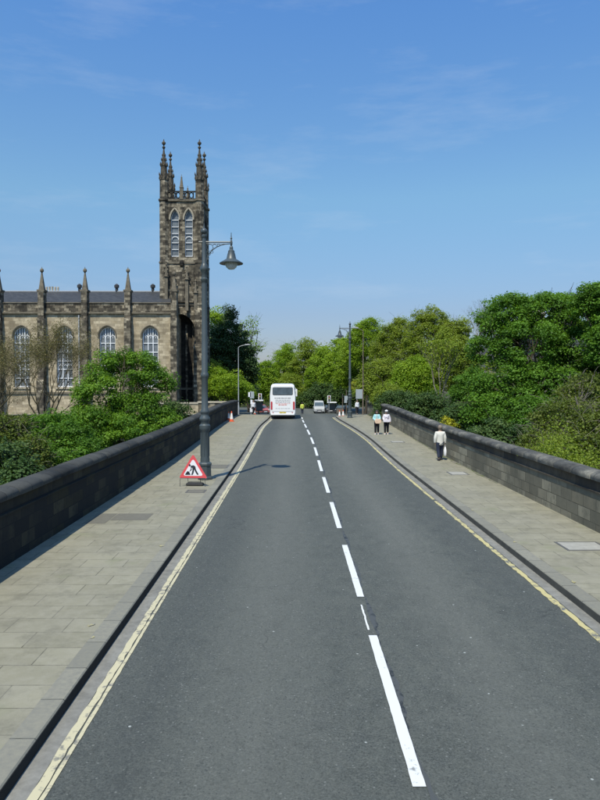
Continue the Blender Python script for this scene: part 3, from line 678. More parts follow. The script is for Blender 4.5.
nave.box(bx[7], bx[7]+.8, 90.8, 107.2, -7, 13.2).box(-17.2, -16.4, 90.8, 107.2, -7, 13.2).box(bx[7], -16.4, 107.2, 108, -7, 13.2)
# gable end towards the tower
nave.prism([(90.8, 13.2), (107.2, 13.2), (99, 17.2)], -17.2, -16.5, 'x')
nv = cb(nave, 'nave_wall', M['church'])
par = MB().box(bx[7], -16.4, 89.9, 90.5, 13.42, 14.6); cb(par, 'parapet', M['church_dark'])
crn = MB().box(bx[7], -16.35, 89.72, 90.6, 13.2, 13.42).box(bx[7], -16.35, 89.8, 90.6, 14.6, 14.72).box(bx[7], -16.35, 89.85, 90.0, 2.5, 2.75); cb(crn, 'cornice', M['trim'])
rf = MB().add([(bx[7], 90.5, 13.9), (-16.6, 90.5, 13.9), (-16.6, 99, 17.35), (bx[7], 99, 17.35), (bx[7], 107.5, 13.9), (-16.6, 107.5, 13.9)], [(0,1,2,3), (3,2,5,4)])
roof = cb(rf, 'roof', M['slate'])
rid = MB().box(bx[7], -17.2, 98.85, 99.15, 17.34, 17.47)
cb(rid, 'ridge', M['lead'], roof)
for px in (80, 117, 153):
    x = (px-294)/6.8; v_ = MB().lathe([(.22, 17.4), (.22, 17.9), (.36, 17.95), (.36, 18.3), (.1, 18.5)], x, 99, 8); cb(v_, 'roof_vent', M['darkgrey'], roof)
rn = random.Random(3)
pots = MB()
for i in range(7): x = -37.2+i*.42; pots.lathe([(.13, 17.46), (.16, 18.05+rn.uniform(-.1, .15)), (.1, 18.1)], x*1, 99.2, 6)
cb(pots, 'chimney_pots', M['trim_pale'], roof)
for i in range(7):
    c = (bx[i]+bx[i+1])/2; y = 90.42; w = 2.15; zs, zp, rise = 3.4, 10.25, 1.25
    g = MB(); g.prism([(c-w/2-.03, zs-.03), (c+w/2+.03, zs-.03)]+arch_pts(c, w+.06, zp, rise+.03), y+.06, y+.12, 'y'); win = cb(g, 'window', M['glass'])
    f = MB(); f.tube([(c+w/2-.05, y, zs)]+[(u, y, q) for u, q in arch_pts(c, w-.1, zp, rise-.06)]+[(c-w/2+.05, y, zs)], .085, 4)
    for dx in (-.33, .33): f.box(c+dx-.05, c+dx+.05, y-.05, y+.05, zs, zp+1.15)
    for dx in (-.65, 0, .65): f.box(c+dx-.028, c+dx+.028, y-.03, y+.05, zp-.3, zp+(1.5 if dx == 0 else .8))
    for z in [zs+.08, zs+1.2, zs+2.4, 6.9, 8.1, 9.3]: f.box(c-w/2+.05, c+w/2-.05, y-.045, y+.045, z-.05-(.06 if z == 6.5 else 0), z+.05)
    for dx in (-.65, 0, .65):
        a = arch_pts(c+dx, .6, zp-.35, .5, 4); f.tube([(u, y, q) for u, q in a], .045, 4); a = arch_pts(c+dx, .6, 6.0, .4, 4); f.tube([(u, y, q) for u, q in a], .04, 4)
    cb(f, 'tracery', M['winframe'], win)
    hd = MB(); hood(hd, c, w, zp, rise, 89.96); cb(hd, 'hood_mould', M['trim'], win)
    sl = MB(); sl.prism([(89.86, zs-.22), (90.3, zs-.22), (90.3, zs), (89.86, zs-.1)], c-1.15, c+1.15, 'x'); cb(sl, 'sill', M['trim_pale'], win)
for i in range(8):
    x = bx[i] + (.42 if i == 0 else 0); b = MB()
    b.box(x-.46, x+.46, 88.75, 90.0, -7, 4.2).prism([(88.75, 4.2), (90, 4.2), (90, 5.2), (89.15, 4.7)], x-.46, x+.46, 'x')
    b.box(x-.42, x+.42, 89.15, 89.88, 4.75, 12.2).prism([(89.15, 12.2), (89.88, 12.2), (89.88, 13.0), (89.35, 12.8)], x-.42, x+.42, 'x')
    b.box(x-.38, x+.38, 89.34, 90.5, 12.85, 16.1)
    bt = cb(b, 'buttress', M['church_dark'])
    p = MB(); p.box(x-.5, x+.5, 89.3, 90.6, 16.1, 16.35); top = 19.0 if i else 18.6
    p.lathe([(.5, 16.35), (.42, 16.7), (.12, top-.5), (.1, top-.3)], x, 89.92, 4, math.pi/4)
    p.lathe([(.1, top-.35), (.24, top-.2), (.27, top-.02), (.18, top+.16), (.05, top+.22), (.03, top+.42)], x, 89.92, 8)
    cb(p, 'pinnacle', M['trim'], bt)
dp = MB().tube([(-28.7, 89.9, 13.0), (-28.7, 89.9, 1)], .1, 8); cb(dp, 'downpipe', M['lead'])
# tower
TX0, TX1, TY0, TY1 = -19.0, -12.85, 95.5, 101.7; TC = (TX0+TX1)/2
tw = MB()
bay(tw, TX0+.5, TX1-.5, -7, 15.2, TY0+.35, TY0+2.2, [(TC-.1, 3.8, -1.5, 11.4, 2.4)])
tw.box(TX0+.5, TX1-.5, TY0+.35, TY0+1.2, 15.2, 21.6)
bay(tw, TX0+.5, TX1-.5, 21.6, 29.7, TY0+.35, TY0+1.2, [(TC-.98, 1.1, 21.9, 27.2, 1.35), (TC+.98, 1.1, 21.9, 27.2, 1.35)])
tw.box(TX0+.3, TX0+1.1, TY0+1.2, TY1-.3, 15.2, 29.7).box(TX1-1.1, TX1-.3, TY0+2.2, TY1-.3, -7, 15.2).box(TX0+.3, TX0+1.1, TY0+2.2, TY1-.3, -7, 15.2)
tw.box(TX0+1.1, TX1-1.1, TY1-1.2, TY1-.3, -7, 29.7).box(TX0+1.1, TX1-1.1, TY0+1.2, TY1-1.2, 20.9, 21.3).box(TX0+.6, TX1-.6, TY0+.6, TY1-.6, 29.3, 29.65)
# right side wall with a belfry pair as on the front
sd_ = MB(); bay(sd_, TY0+1.2, TY1-.3, 15.2, 29.7, TX1-1.1, TX1-.3, [(98.0, 1.1, 21.9, 27.2, 1.35), (99.9, 1.1, 21.9, 27.2, 1.35)])
tw.add([(b, a, c) for a, b, c in sd_.v], sd_.f)
T = cb(tw, 'tower', M['church_dark'])
inn = MB().box(TX0+1.1, TX1-1.1, TY0+2.2, TY0+2.5, -7, 15.2); cb(inn, 'recess_wall', M['church_black'], T)  # near-black stone here paints in the shadow the nave corner casts
bb = MB().box(TX0+1.1, TX1-1.1, TY0+2.6, TY0+2.7, 21.3, 29.2); cb(bb, 'belfry_screen', M['black'], T)
for s in (-1, 1):
    c = TC+s*.98; y = TY0+.62
    g = MB(); g.prism([(c-.56, 21.88), (c+.56, 21.88)]+arch_pts(c, 1.12, 27.2, 1.36), y+.1, y+.15, 'y'); wn_ = cb(g, 'belfry_window', M['glass'], T)
    f = MB(); f.tube([(c+.53, y, 21.9)]+[(u, y, q) for u, q in arch_pts(c, 1.06, 27.2, 1.3)]+[(c-.53, y, 21.9)], .05, 4)
    for z in (22.0, 22.95, 23.9, 25.2, 26.15, 27.1): f.box(c-.5, c+.5, y-.05, y+.05, z-.04, z+.04)
    f.tube([(u, y, q) for u, q in arch_pts(c, .95, 24.3, .45)], .06, 4)
    wf = cb(f, 'window_frame', M['winframe'], T)
    f = MB(); hood(f, c, 1.15, 27.2, 1.35, TY0+.3, .12, .1); cb(f, 'hood_mould', M['trim_pale'], T)
    for yc_ in (98.0, 99.9):
        if s == 1: gg = MB().box(TX1-.8, TX1-.75, yc_-.55, yc_+.55, 21.9, 28.4); cb(gg, 'belfry_window', M['glass'], T)
for z, e in ((29.7, .18), (20.9, .12), (15.0, .12), (3.0, .12)):
    bands = MB(); bands.box(TX0+.4, TX1-.4, TY0+.35-e, TY0+.36, z, z+.28); bands.box(TX1-.32, TX1-.3+e, TY0+.4, TY1-.4, z, z+.28)
    cb(bands, 'string_course', M['trim'], T)
rn = random.Random(12)
for (cx, cy) in ((TX0+.55, TY0+.55), (TX1-.55, TY0+.55), (TX0+.55, TY1-.55), (TX1-.55, TY1-.55)):
    b = MB(); prof = [(.80, -7), (.80, 3), (.74, 3.2), (.74, 15), (.80, 15.05), (.80, 15.3), (.70, 15.5), (.70, 20.9), (.78, 20.95), (.78, 21.15), (.66, 21.3), (.66, 29.7), (.80, 29.75), (.80, 30.0), (.62, 30.1), (.60, 32.6)]
    b.lathe(prof, cx, cy, 8, math.pi/8)
    cb(b, 'corner_turret', M['church_dark'], T)
    p = MB()
    p.lathe([(.60, 32.6), (.68, 32.7), (.60, 32.9), (.50, 33.1), (.44, 34.6), (.52, 34.7), (.36, 34.9), (.12, 36.9), (.09, 37.2)], cx, cy, 8, math.pi/8)
    for k in range(8):     # gablets and crockets
        a = math.pi/8+k*math.pi/4
        for (r, z, s_) in ((.62, 33.0, .13), (.66, 33.5, .09), (.50, 34.9, .11), (.36, 35.6, .08), (.24, 36.2, .06)):
            p.lathe([(s_*.5, z-s_*2.2), (s_, z-s_*.5), (s_*.8, z+s_*.4), (s_*.12, z+s_*3.6)], cx+r*math.cos(a), cy+r*math.sin(a), 5)
    p.lathe([(.08, 37.1), (.22, 37.25), (.22, 37.4), (.09, 37.5), (.09, 37.65), (.26, 37.8), (.28, 38.0), (.1, 38.2), (.03, 38.5)], cx, cy, 8)
    cb(p, 'pinnacle', M['trim_dark'], T)
for (cx, cy) in ((TC, TY0+.35), (TC, TY1-.35)):
    p = MB(); p.box(cx-.24, cx+.24, cy-.24, cy+.24, 29.95, 31.6); p.lathe([(.42, 31.6), (.30, 31.8), (.12, 33.0), (.16, 33.05), (.05, 33.2), (.03, 33.5)], cx, cy, 4, math.pi/4)
    cb(p, 'small_pinnacle', M['trim'], T)
pp = MB()
for yy in (TY0+.35, TY1-.35):
    pp.box(TX0+1.1, TX1-1.1, yy-.12, yy+.12, 30.98, 31.15); pp.box(TX0+1.1, TX1-1.1, yy-.12, yy+.12, 29.98, 30.1)
    for x in np.arange(TX0+1.35, TX1-1.2, .62):
        pp.tube([(x+.27*math.cos(a), yy, 30.54+.40*math.sin(a)) for a in [j*math.pi/4 for j in range(9)]], .075, 4, False); pp.box(x+.27, x+.35, yy-.1, yy+.1, 30.1, 30.98)
for xx in (TX0+.35, TX1-.35):
    pp.box(xx-.12, xx+.12, TY0+1.1, TY1-1.1, 30.98, 31.15); pp.box(xx-.12, xx+.12, TY0+1.1, TY1-1.1, 29.98, 30.1)
    for yy in np.arange(TY0+1.2, TY1-1.1, .62): pp.box(xx-.1, xx+.1, yy, yy+.12, 30.1, 30.98)
cb(pp, 'pierced_parapet', M['church_black'], T)
# ornate gable front below the belfry
og = MB(); og.prism([(TC-2.1, 15.4), (TC+2.1, 15.4), (TC+.15, 20.3), (TC-.15, 20.3)], TY0+.05, TY0+.34, 'y'); cb(og, 'gable', M['church_dark'], T)
for x, z in ((TC-2.15, 20.8), (TC+.75, 20.4), (TC-.9, 18.8), (TC+2.0, 18.5)):
    p = MB(); p.box(x-.22, x+.22, TY0-.25, TY0+.04, 14.2, z-1.8); p.lathe([(.38, z-1.8), (.26, z-1.6), (.08, z-.2), (.16, z-.1), (.03, z+.15)], x, TY0-.08, 6)
    for k in range(4): p.ball((x+.22*(-1)**k, TY0-.2, z-1.5+.35*k), .1, 6, 4, (1, 1, 1.6))
    cb(p, 'niche_pinnacle', M['trim'], T)
sh = MB().lathe([(.3, 20.6), (.34, 21.0), (.2, 21.4)], TC, TY0+.2, 6); cb(sh, 'carved_shield', M['church_black'], T)
rr = MB()
for c_ in (-1.0, 0., 1.0): rr.box(TC+.35+c_-.14, TC+.35+c_+.14, TY0+1.9, TY0+2.17, -1.5, 12.4)
cb(rr, 'recess_shaft', M['church_dark'], T)
# buttress at right of tower front
b = MB(); b.box(TX1-1.3, TX1+.12, TY0-.9, TY0+.34, -7, 9).prism([(TY0-.9, 9), (TY0+.3, 9), (TY0+.3, 10.6)], TX1-1.3, TX1+.12, 'x').box(TX1-1.2, TX1, TY0-.35, TY0+.34, 9.01, 14.2).prism([(TY0-.35, 14.2), (TY0+.3, 14.2), (TY0+.3, 15.4)], TX1-1.2, TX1, 'x')
cb(b, 'tower_buttress', M['church_dark'], T)

# low stone walls at the church corner
t = thing('churchyard_wall', 'low buff stone wall between the church tower and the parapet end', 'wall', (-13, 84, 0))
MB().box(-5.5, 5.0, 0, .5, -8, 1.35).build('wall', M['church'], t); MB().box(-5.6, 5.1, -.08, .58, 1.35, 1.55).build('coping', M['trim_pale'], t)
t = thing('churchyard_wall', 'pale flat topped stone wall just behind the far end of the left parapet', 'wall', (-8.4, 77, 0))
MB().box(-2.6, 1.0, 0, 1.0, -6, 1.7).build('wall', M['church_dark'], t); MB().box(-2.7, 1.1, -.1, 1.1, 1.7, 1.86).build('coping', M['trim_pale'], t)
# tenements behind the right trees
def tenement(loc, w, d, h, label, seed):
    t = thing('stone_tenement', label, 'building', loc, 0, 'stone houses behind the trees'); b = MB(); n = int(w/3.2); gx = w/n
    floors = int(h/3.4)
    for f in range(floors):
        z = f*3.4; bay_ = [(gx*(i+.5), 1.15, z+1.0, z+2.9, .02) for i in range(n)]
        xs = 0
        for (c, ww, zs, zp, _) in bay_:
            b.box(xs, c-ww/2, 0, .5, z, z+3.4); b.box(c-ww/2, c+ww/2, 0, .5, z, zs); b.box(c-ww/2, c+ww/2, 0, .5, zp, z+3.4); xs = c+ww/2
        b.box(xs, w, 0, .5, z, z+3.4)
    hh = floors*3.4; b.box(0, .5, .5, d, 0, hh).box(w-.5, w, .5, d, 0, hh).box(.5, w-.5, d-.5, d, 0, hh)
    b.build('wall', M['house_stone'], t)
    r = MB().prism([(-.3, hh), (d+.3, hh), (d/2, hh+d*.38)], -.2, w+.2, 'x').build('roof', M['slate'], t)
    for x in np.linspace(1, w-1, 4):
        MB().box(x-.6, x+.6, d/2-1.4, d/2+1.4, hh+d*.25, hh+d*.38+2).build('chimney', M['house_stone'], r)
    for f in range(floors):
        for i in range(n):
            c = gx*(i+.5); z = f*3.4+1
            g = MB().box(c-.57, c+.57, .25, .28, z, z+1.9).build('window', M['glass'], t)
            MB().box(c-.57, c+.57, .2, .248, z+.9, z+1.0).box(c-.57, c-.5, .2, .248, z, z+1.9).box(c+.5, c+.57, .2, .248, z, z+1.9).build('frame', M['winframe'], g)
tenement((31, 128, -3.5), 26, 11, 11, 'sandstone tenement whose roof shows between the bare tree and the big sycamore', 1)
tenement((32, 86, -5), 26, 10, 14, 'grey stone house glimpsed through gaps in the big dark sycamore', 2)

# ------------------------------------------------------------------ lamp posts
def lamp_post(label, loc, rz, sc):
    t = thing('lamp_post', label, 'lamp post', loc, rz, 'ornate lamp posts', sc)
    b = MB(); b.lathe([(.30, 0), (.30, .10), (.26, .14), (.25, .55), (.28, .58), (.28, .66), (.20, .72)], 0, 0, 8, math.pi/8)
    b.build('base', M['lampmetal'], t, bevel=.01)
    p = MB(); pr = [(.19, .7), (.185, .85), (.175, .9), (.165, 1.95), (.20, 2.0), (.225, 2.08), (.225, 2.2), (.17, 2.26), (.17, 2.36), (.22, 2.42), (.22, 2.5), (.16, 2.58), (.155, 2.68), (.185, 2.72), (.185, 2.78), (.135, 2.86),
        (.125, 4.1), (.15, 4.15), (.17, 4.22), (.15, 4.3), (.122, 4.36), (.10, 7.9), (.10, 8.0), (.14, 8.05), (.14, 8.12), (.10, 8.16), (.10, 8.35), (.16, 8.45), (.18, 8.55), (.11, 8.7), (.09, 8.75), (.075, 9.75), (.10, 9.78), (.10, 9.86), (.065, 9.9)]
    p.lathe(pr, 0, 0, 16); pole = p.build('pole', M['lampmetal'], t, smooth=True)
    fl = MB()
    for k in range(8):
        a = k*math.pi/4; fl.tube([(.17*math.cos(a), .17*math.sin(a), .95), (.163*math.cos(a), .163*math.sin(a), 1.9)], .018, 4)
    fl.build('fluting', M['lampmetal'], pole)
    f = MB(); f.ball((0, 0, 10.03), .13, 12, 8); f.lathe([(.05, 10.14), (.03, 10.2), (.01, 10.36)], 0, 0, 8); f.build('finial', M['lampmetal'], t, smooth=True)
    a = MB(); a.tube([(-.22, 0, 9.6), (1.14, 0, 9.6)], .032, 8); a.tube([(.08, 0, 9.53), (1.0, 0, 9.53)], .012, 6)
    q = [(.08+.95*math.sin(u), 0, 8.75+.78*(1-math.cos(u))) for u in [i*math.pi/16 for i in range(9)]]
    a.tube([(.08, 0, 8.7)]+[(.08+.95*(1-math.cos(u)), 0, 8.75+.78*math.sin(u)) for u in [i*math.pi/16 for i in range(9)]], .02, 6)
    def ring(cx, cz, r): a.tube([(cx+r*math.cos(j*math.pi/6), 0, cz+r*math.sin(j*math.pi/6)) for j in range(13)], .011, 5)
    ring(.22, 9.38, .13); ring(.42, 9.43, .08); ring(.58, 9.47, .05); ring(.17, 9.14, .085); ring(.14, 8.96, .05); ring(.31, 9.2, .05)
    a.build('bracket_arm', M['lampmetal'], t, smooth=True)
    x = 1.09; l = MB(); l.lathe([(.012, 9.98), (.02, 9.8), (.045, 9.74), (.02, 9.7), (.05, 9.62), (.05, 9.5), (.03, 9.45), (.06, 9.42), (.075, 9.36), (.075, 9.30), (.13, 9.24), (.13, 9.20), (.16, 9.1), (.20, 8.92), (.25, 8.86)][::-1], x, 0, 14)
    ln = l.build('lantern', M['lampmetal'], t, smooth=True)
    s = MB(); s.lathe([(.24, 8.80), (.47, 8.72), (.48, 8.75), (.40, 8.80), (.27, 8.88), (.24, 8.9)], x, 0, 20); s.build('lamp_shade', M['lampmetal'], ln, smooth=True)
    g = MB(); g.lathe([(.02, 8.49), (.12, 8.51), (.20, 8.58), (.25, 8.68), (.26, 8.79)], x, 0, 18); g.build('glass_bowl', M['lampglass'], ln, smooth=True)
    w = MB(); w.lathe([(.235, 1.86), (.235, 1.0)][::-1], 0, 0, 8)
    return t
lamp_post('tall ornate grey lamp post beside the triangular sign on the left pavement', (-3.62, 27.2, zr(27)+K), 0, 1.0)
lamp_post('tall ornate grey lamp post on the right pavement at the far end of the bridge', (5.5, 66, zr(66)+K), math.pi, .92)

# modern columns
def column(label, loc, rz, h, arm, mat, name='street_light', pr=.07):
    t = thing(name, label, 'street light', loc, rz, 'plain street lights')
    MB().lathe([(pr*1.5, 0), (pr*1.5, 1.4), (pr, 1.5), (pr*.65, h)], 0, 0, 10).build('pole', M[mat], t, smooth=True)
    MB().tube([(0,0,h-.05), (.15,0,h+.15), (.5,0,h+.28), (arm,0,h+.36)], [pr*.65, .04, .035, .03], 8).build('arm', M[mat], t, smooth=True)
    l = MB(); l.prism([(arm-.1, h+.30), (arm+.7, h+.34), (arm+.72, h+.42), (arm+.5, h+.5), (arm, h+.46)], -.13, .13, 'y'); l.build('lamp_head', M['galv'], t, bevel=.03)
x, y, z = P(238.5, 400, 90)
column('plain grey street light standing before the dark conifer', (x, 90, -.5), 0, 9.2, .9, 'galv')
x, y, z = P(363, 416, 78)
column('tall thin brown street light near the end of the right parapet', (x, 78, -.2), math.pi, 10.2, .6, 'brownpole')

# signs at the junction
def post_sign(label, px, py0, py1, D, boards, w=.05, mat='galv', name='sign_post', cat='sign', grp=None, zb=None):
    x, y, z = P(px, py0, D); t = thing(name, label, cat, (x, D, z), 0, grp); top = (py0-py1)*D/670
    MB().lathe([(w, 0), (w, top)], 0, 0, 8).build('pole', M['galv' if mat is None else mat], t, smooth=True)
    for (a, b, bw, bh, m, nm) in boards:
        cx, cz = (a-px)*D/670, (py0-b)*D/670; o = MB().box(cx-bw/2, cx+bw/2, -.09, -.05, cz-bh/2, cz+bh/2).build(nm, M[m], t, bevel=.01)
    return t
post_sign('grey post carrying several pale sign plates at the left kerb corner', 251, 415, 391, 79, [(252, 395, .5, .8, 'signgrey', 'sign_plate'), (249.6, 394.6, .3, .55, 'signwhite', 'sign_plate'), (251.5, 402, .25, .5, 'signwhite', 'sign_plate'), (253.2, 407, .45, .5, 'signgrey', 'notice_board'), (251.2, 410, .3, .5, 'signwhite', 'sign_plate')], .06)
t = post_sign('large plain grey sign board on two posts behind the second lamp post', 356.8, 415, 390, 82, [(359.6, 394, .95, 1.15, 'signgrey', 'sign_board')], .05)
MB().lathe([(.05, 0), (.05, 3.0)], .75, 0, 8).build('pole', M['galv'], t)
post_sign('thin post with a small grey plate between cones and second lamp post', 346.4, 417, 390, 71, [(346.0, 398, .35, .45, 'signgrey', 'sign_plate'), (345.6, 401.5, .3, .3, 'signgrey', 'sign_plate')], .04, 'brownpole')
post_sign('slim brown post just left of the thin plated post', 342.6, 414, 394, 84, [(342.6, 396, .12, .35, 'darkgrey', 'traffic_light_head')], .05, 'brownpole')
def signal(label, px, D, py0, py1):
    x, y, z = P(px, py0, D); t = thing('traffic_light', label, 'traffic light', (x, D, z), 0, 'traffic lights at the junction'); h = (py0-py1)*D/670
    MB().lathe([(.06, 0), (.06, h)], 0, 0, 8).build('pole', M['galv'], t)
    MB().box(-.27, .27, -.1, -.06, h-.95, h).build('backing_board', M['signwhite'], t, bevel=.02)
    b = MB().box(-.13, .13, -.3, -.1, h-.9, h-.05).build('signal_head', M['darkgrey'], t)
    for k, m in enumerate(('red_lens', 'yellow_plate', 'darkgrey')): MB().ball((0, -.3, h-.2-.28*k), .08, 8, 5).build('lens', M[m], b)
signal('traffic light with a white board left of the coach', 260, 104, 413, 393.5)
signal('traffic light with a white board right of the white van', 329, 108, 412.5, 395.5)
def shelter(label, px0, px1, D, py0, py1):
    x0, _, z0 = P(px0, py0, D); x1, _, z1 = P(px1, py1, D); w = x1-x0; h = z1-z0
    t = thing('bus_shelter', label, 'bus shelter', (x0, D, z0), 0, 'bus shelters at the junction')
    MB().box(-.1, w+.1, -.2, 1.5, h-.16, h).build('roof', M['signwhite'], t, bevel=.02)
    for x in (.05, w-.05): MB().box(x-.04, x+.04, 1.3, 1.38, 0, h-.16).build('post', M['darkgrey'], t)
    MB().box(.1, w-.1, 1.33, 1.36, .3, h-.3).build('glass_panel', M['carglass'], t); MB().box(.2, w-.2, .9, 1.2, .45, .5).build('bench', M['darkgrey'], t)
shelter('small shelter with a white roof edge left of the coach', 255, 262.5, 100, 413.5, 400)
shelter('dark shelter with a bright white roof edge right of the white van', 328, 336, 112, 412, 402)

# ------------------------------------------------------------------ roadworks sign
t = thing('roadworks_sign', 'red bordered triangular men at work sign standing on the left pavement', 'road sign', (-3.83, 25.4, zr(25)+K), R(-4))
def tri(h0, c, side):
    hh = side*math.sqrt(3)/2; r = .05; pts = []
    for (x, z, a0) in ((side/2-r*1.5, h0+r, -90), (0, h0+hh-r*2, 30), (-side/2+r*1.5, h0+r, 150)):
        for k in range(5): a = R(a0+k*30); pts.append((x+r*math.cos(a), z+r*math.sin(a)))
    return pts
pl = MB().prism(tri(.30, 0, 1.08), -.012, .0, 'y').build('sign_plate', M['redsign'], t)
MB().prism(tri(.40, 0, .76), -.016, -.0125, 'y').build('white_panel', M['signwhite'], t)
fg = MB(); Y0, Y1 = -.020, -.0165
def q(pts): fg.prism(pts, Y0, Y1, 'y')
q([(-.31,.435), (-.10,.435), (-.13,.51), (-.17,.56), (-.205,.585), (-.24,.55), (-.28,.50)])                 # heap
q([(-.13+.04*math.cos(a), .80+.042*math.sin(a)) for a in [i*math.pi/5 for i in range(10)]])                  # head
q([(-.085,.785), (.02,.80), (.085,.76), (.105,.66), (.055,.625), (-.02,.645), (-.03,.70), (-.10,.735)])      # bent torso
q([(-.02,.642), (.04,.632), (.025,.53), (-.015,.435), (-.075,.435), (-.045,.52)])                            # front leg
q([(.055,.622), (.105,.655), (.15,.56), (.205,.47), (.20,.435), (.15,.445), (.10,.52)])                       # rear leg
q([(-.085,.73), (-.055,.715), (-.06,.61), (-.115,.585), (-.13,.615), (-.09,.635)])                            # arm
q([(.06,.735), (.045,.725), (-.245,.47), (-.235,.46)])                                                        # shovel shaft
q([(-.235,.485), (-.205,.46), (-.27,.44), (-.285,.46)])
fg.build('pictogram', M['signblack'], t)
lg = MB()
for x in (-.46, -.16, .30, .42):
    pass
lg.tube([(-.50,-.06,.005), (-.50,-.02,.31), (.46,-.02,.31), (.46,-.06,.005)], .012, 6).tube([(-.24,.32,.005), (-.24,.06,.33), (.24,.06,.33), (.24,.32,.005)], .012, 6).tube([(-.24,.32,.12), (.24,.32,.12)], .01, 6)
lg.build('stand', M['darkgrey'], t, smooth=True)
MB().box(-.30, .36, .02, .30, 0, .11).build('sandbag', simple('dark_sandbag', (.05,.05,.05), .9, .1), t, bevel=.045)

# ------------------------------------------------------------------ cones
def cone(label, px, py, D, h):
    x, y, z = P(px, py, D); t = thing('traffic_cone', label, 'traffic cone', (x, D, z), .2, 'traffic cones'); f = h/.9
    MB().box(-.22*f, .22*f, -.22*f, .22*f, 0, .05*f).build('base', M['orange'], t, bevel=.01)
    MB().lathe([(.17*f, .05*f), (.035*f, h), (.02*f, h+.01)], 0, 0, 14).build('body', M['orange'], t, smooth=True)
    MB().lathe([(.150*f, .22*f), (.066*f, .74*f), (.060*f, .74*f), (.14*f, .22*f)], 0, 0, 14).build('sleeve', M['reflective'], t, smooth=True)
D = 60; zz = zr(60)+K; cone('orange and white cone leaning by the left parapet', 231.5, 382+(H-zz)*670/60, 60, .92)
zz = zr(62)+K; cone('narrow orange cone tight against the left parapet behind another cone', 228.6, 382+(H-zz)*670/62, 62, .8)
cone('small cone at the foot of the plated post, left of the coach', 254.6, 414.3, 82, .6)
zz = zr(69.5)+.01; cone('left cone of the pair at the right kerb corner', 339.6, 382+(H-zz)*670/69.5, 69.5, .75)
zz = zr(70.5)+.01; cone('right cone of the pair at the right kerb corner', 343.2, 382+(H-zz)*670/70.5, 70.5, .75)
t = thing('barrier_board', 'grey brown road barrier behind the pair of cones', 'barrier', (4.9, 71.2, zr(71.2)), 0)
MB().box(-.35, .35, 0, .04, .45, .9).build('board', M['brownpole'], t, bevel=.01)
for s in (-.28, .28): MB().box(s-.03, s+.03, -.2, .24, 0, .45).build('foot', M['darkgrey'], t)

# ------------------------------------------------------------------ coach
def wheel(mb_t, mb_r, x, y, r, w):
    mb_t.lathe([(r*.6, -w/2), (r*.97, -w/2), (r, -w/2+.03), (r, w/2-.03), (r*.97, w/2), (r*.6, w/2)], 0, 0, 18); mb_r.lathe([(.05, -w/2+.03), (r*.6, -w/2+.04), (r*.6, w/2-.04), (.05, w/2-.03)], 0, 0, 14)
def wheels(t, spots, r, w):
    for (x, y) in spots:
        a, b = MB(), MB(); wheel(a, b, 0, 0, r, w)
        for m in (a, b): m.v = [(c+x, bb+y, aa+r) for aa, bb, c in m.v]
        wt = a.build('wheel', M['black'], t, smooth=True); b.build('rim', M['galv'], wt, smooth=True)
cy = 66.2
t = thing('coach', 'white coach driving away in the left lane, seen from behind', 'coach', (-1.12, cy, zr(cy)), R(.6))
def sect(wd, z0, z1, r1=.28):
    hw = wd/2; p = [(-hw+.08, z0), (hw-.08, z0), (hw, z0+.25), (hw, z1-r1-.75)]
    p += [(hw-.10, z1-r1)]+[(hw-.10-r1+r1*math.cos(a), z1-r1+r1*math.sin(a)) for a in [R(i*18) for i in range(1, 6)]]
    return p+[(-x, z) for x, z in reversed(p[2:])]
secs = [(0.0, 2.44, .42, 3.30), (.12, 2.55, .36, 3.42), (1.2, 2.58, .34, 3.5), (11.3, 2.58, .34, 3.5), (11.8, 2.5, .38, 3.3), (12.0, 2.2, .45, 2.9)]
b = MB(); n = len(sect(2.5, .3, 3.4)); vs = []; fs = []
for (y, w_, a, c) in secs: vs += [(u, y, z) for u, z in sect(w_, a, c)]
for i in range(len(secs)-1):
    for k in range(n): k2 = (k+1) % n; fs.append((i*n+k, i*n+k2, (i+1)*n+k2, (i+1)*n+k))
fs += [tuple(range(n)), tuple((len(secs)-1)*n+k for k in range(n))[::-1]]
b.add(vs, fs); body = b.build('body', M['coach'], t, smooth=True)
def rr_(x0, x1, z0, z1, r, k=4):
    pts = []
    for (cx, cz, a0) in ((x1-r, z0+r, -90), (x1-r, z1-r, 0), (x0+r, z1-r, 90), (x0+r, z0+r, 180)):
        for j in range(k+1): a = R(a0+90*j/k); pts.append((cx+r*math.cos(a), cz+r*math.sin(a)))
    return pts
MB().prism(rr_(-.95, .95, 2.42, 3.10, .10), -.015, .05, 'y').build('rear_window', M['carglass'], t)
MB().prism(rr_(-1.0, 1.0, 2.37, 3.15, .12), -.006, .05, 'y').build('window_seal', M['black'], t)
for s in (-1, 1):
    MB().prism(rr_(s*1.10-.085, s*1.10+.085, .95, 1.75, .07), -.03, .05, 'y').build('tail_light', M['red_lens'], t)
    MB().prism(rr_(s*.95-.06, s*.95+.06, .62, .70, .03), -.02, .05, 'y').build('fog_light', M['red_lens'], t)
    for y in (1.2, 3.4, 5.6, 7.8, 10.0): MB().box(s*1.285-.012, s*1.285+.012, y, y+2.05, 1.75, 2.7).build('side_window', M['carglass'], t)
MB().prism(rr_(-.33, .33, .60, .72, .02), -.02, .04, 'y').build('number_plate', M['yellow_plate'], t)
pm = MB(); x = -.28
for w_ in (.05, .05, .05, .05, .09, .05, .05, .05): pm.box(x, x+w_*.7, -.023, -.0205, .625, .695) if w_ < .09 else None; x += w_+.02
pm.build('plate_lettering', M['signblack'], t)
MB().box(-1.15, 1.15, -.03, .2, .40, .55).build('bumper', M['coach'], t, bevel=.03)
MB().box(-1.12, 1.12, .25, 11.5, .18, .42).build('underframe', M['black'], t)
MB().box(-1.05, 1.05, -.012, .05, .77, .79).build('engine_lid_seam', M['textgrey'], t); 
rn = random.Random(77); tg, trd = MB(), MB()
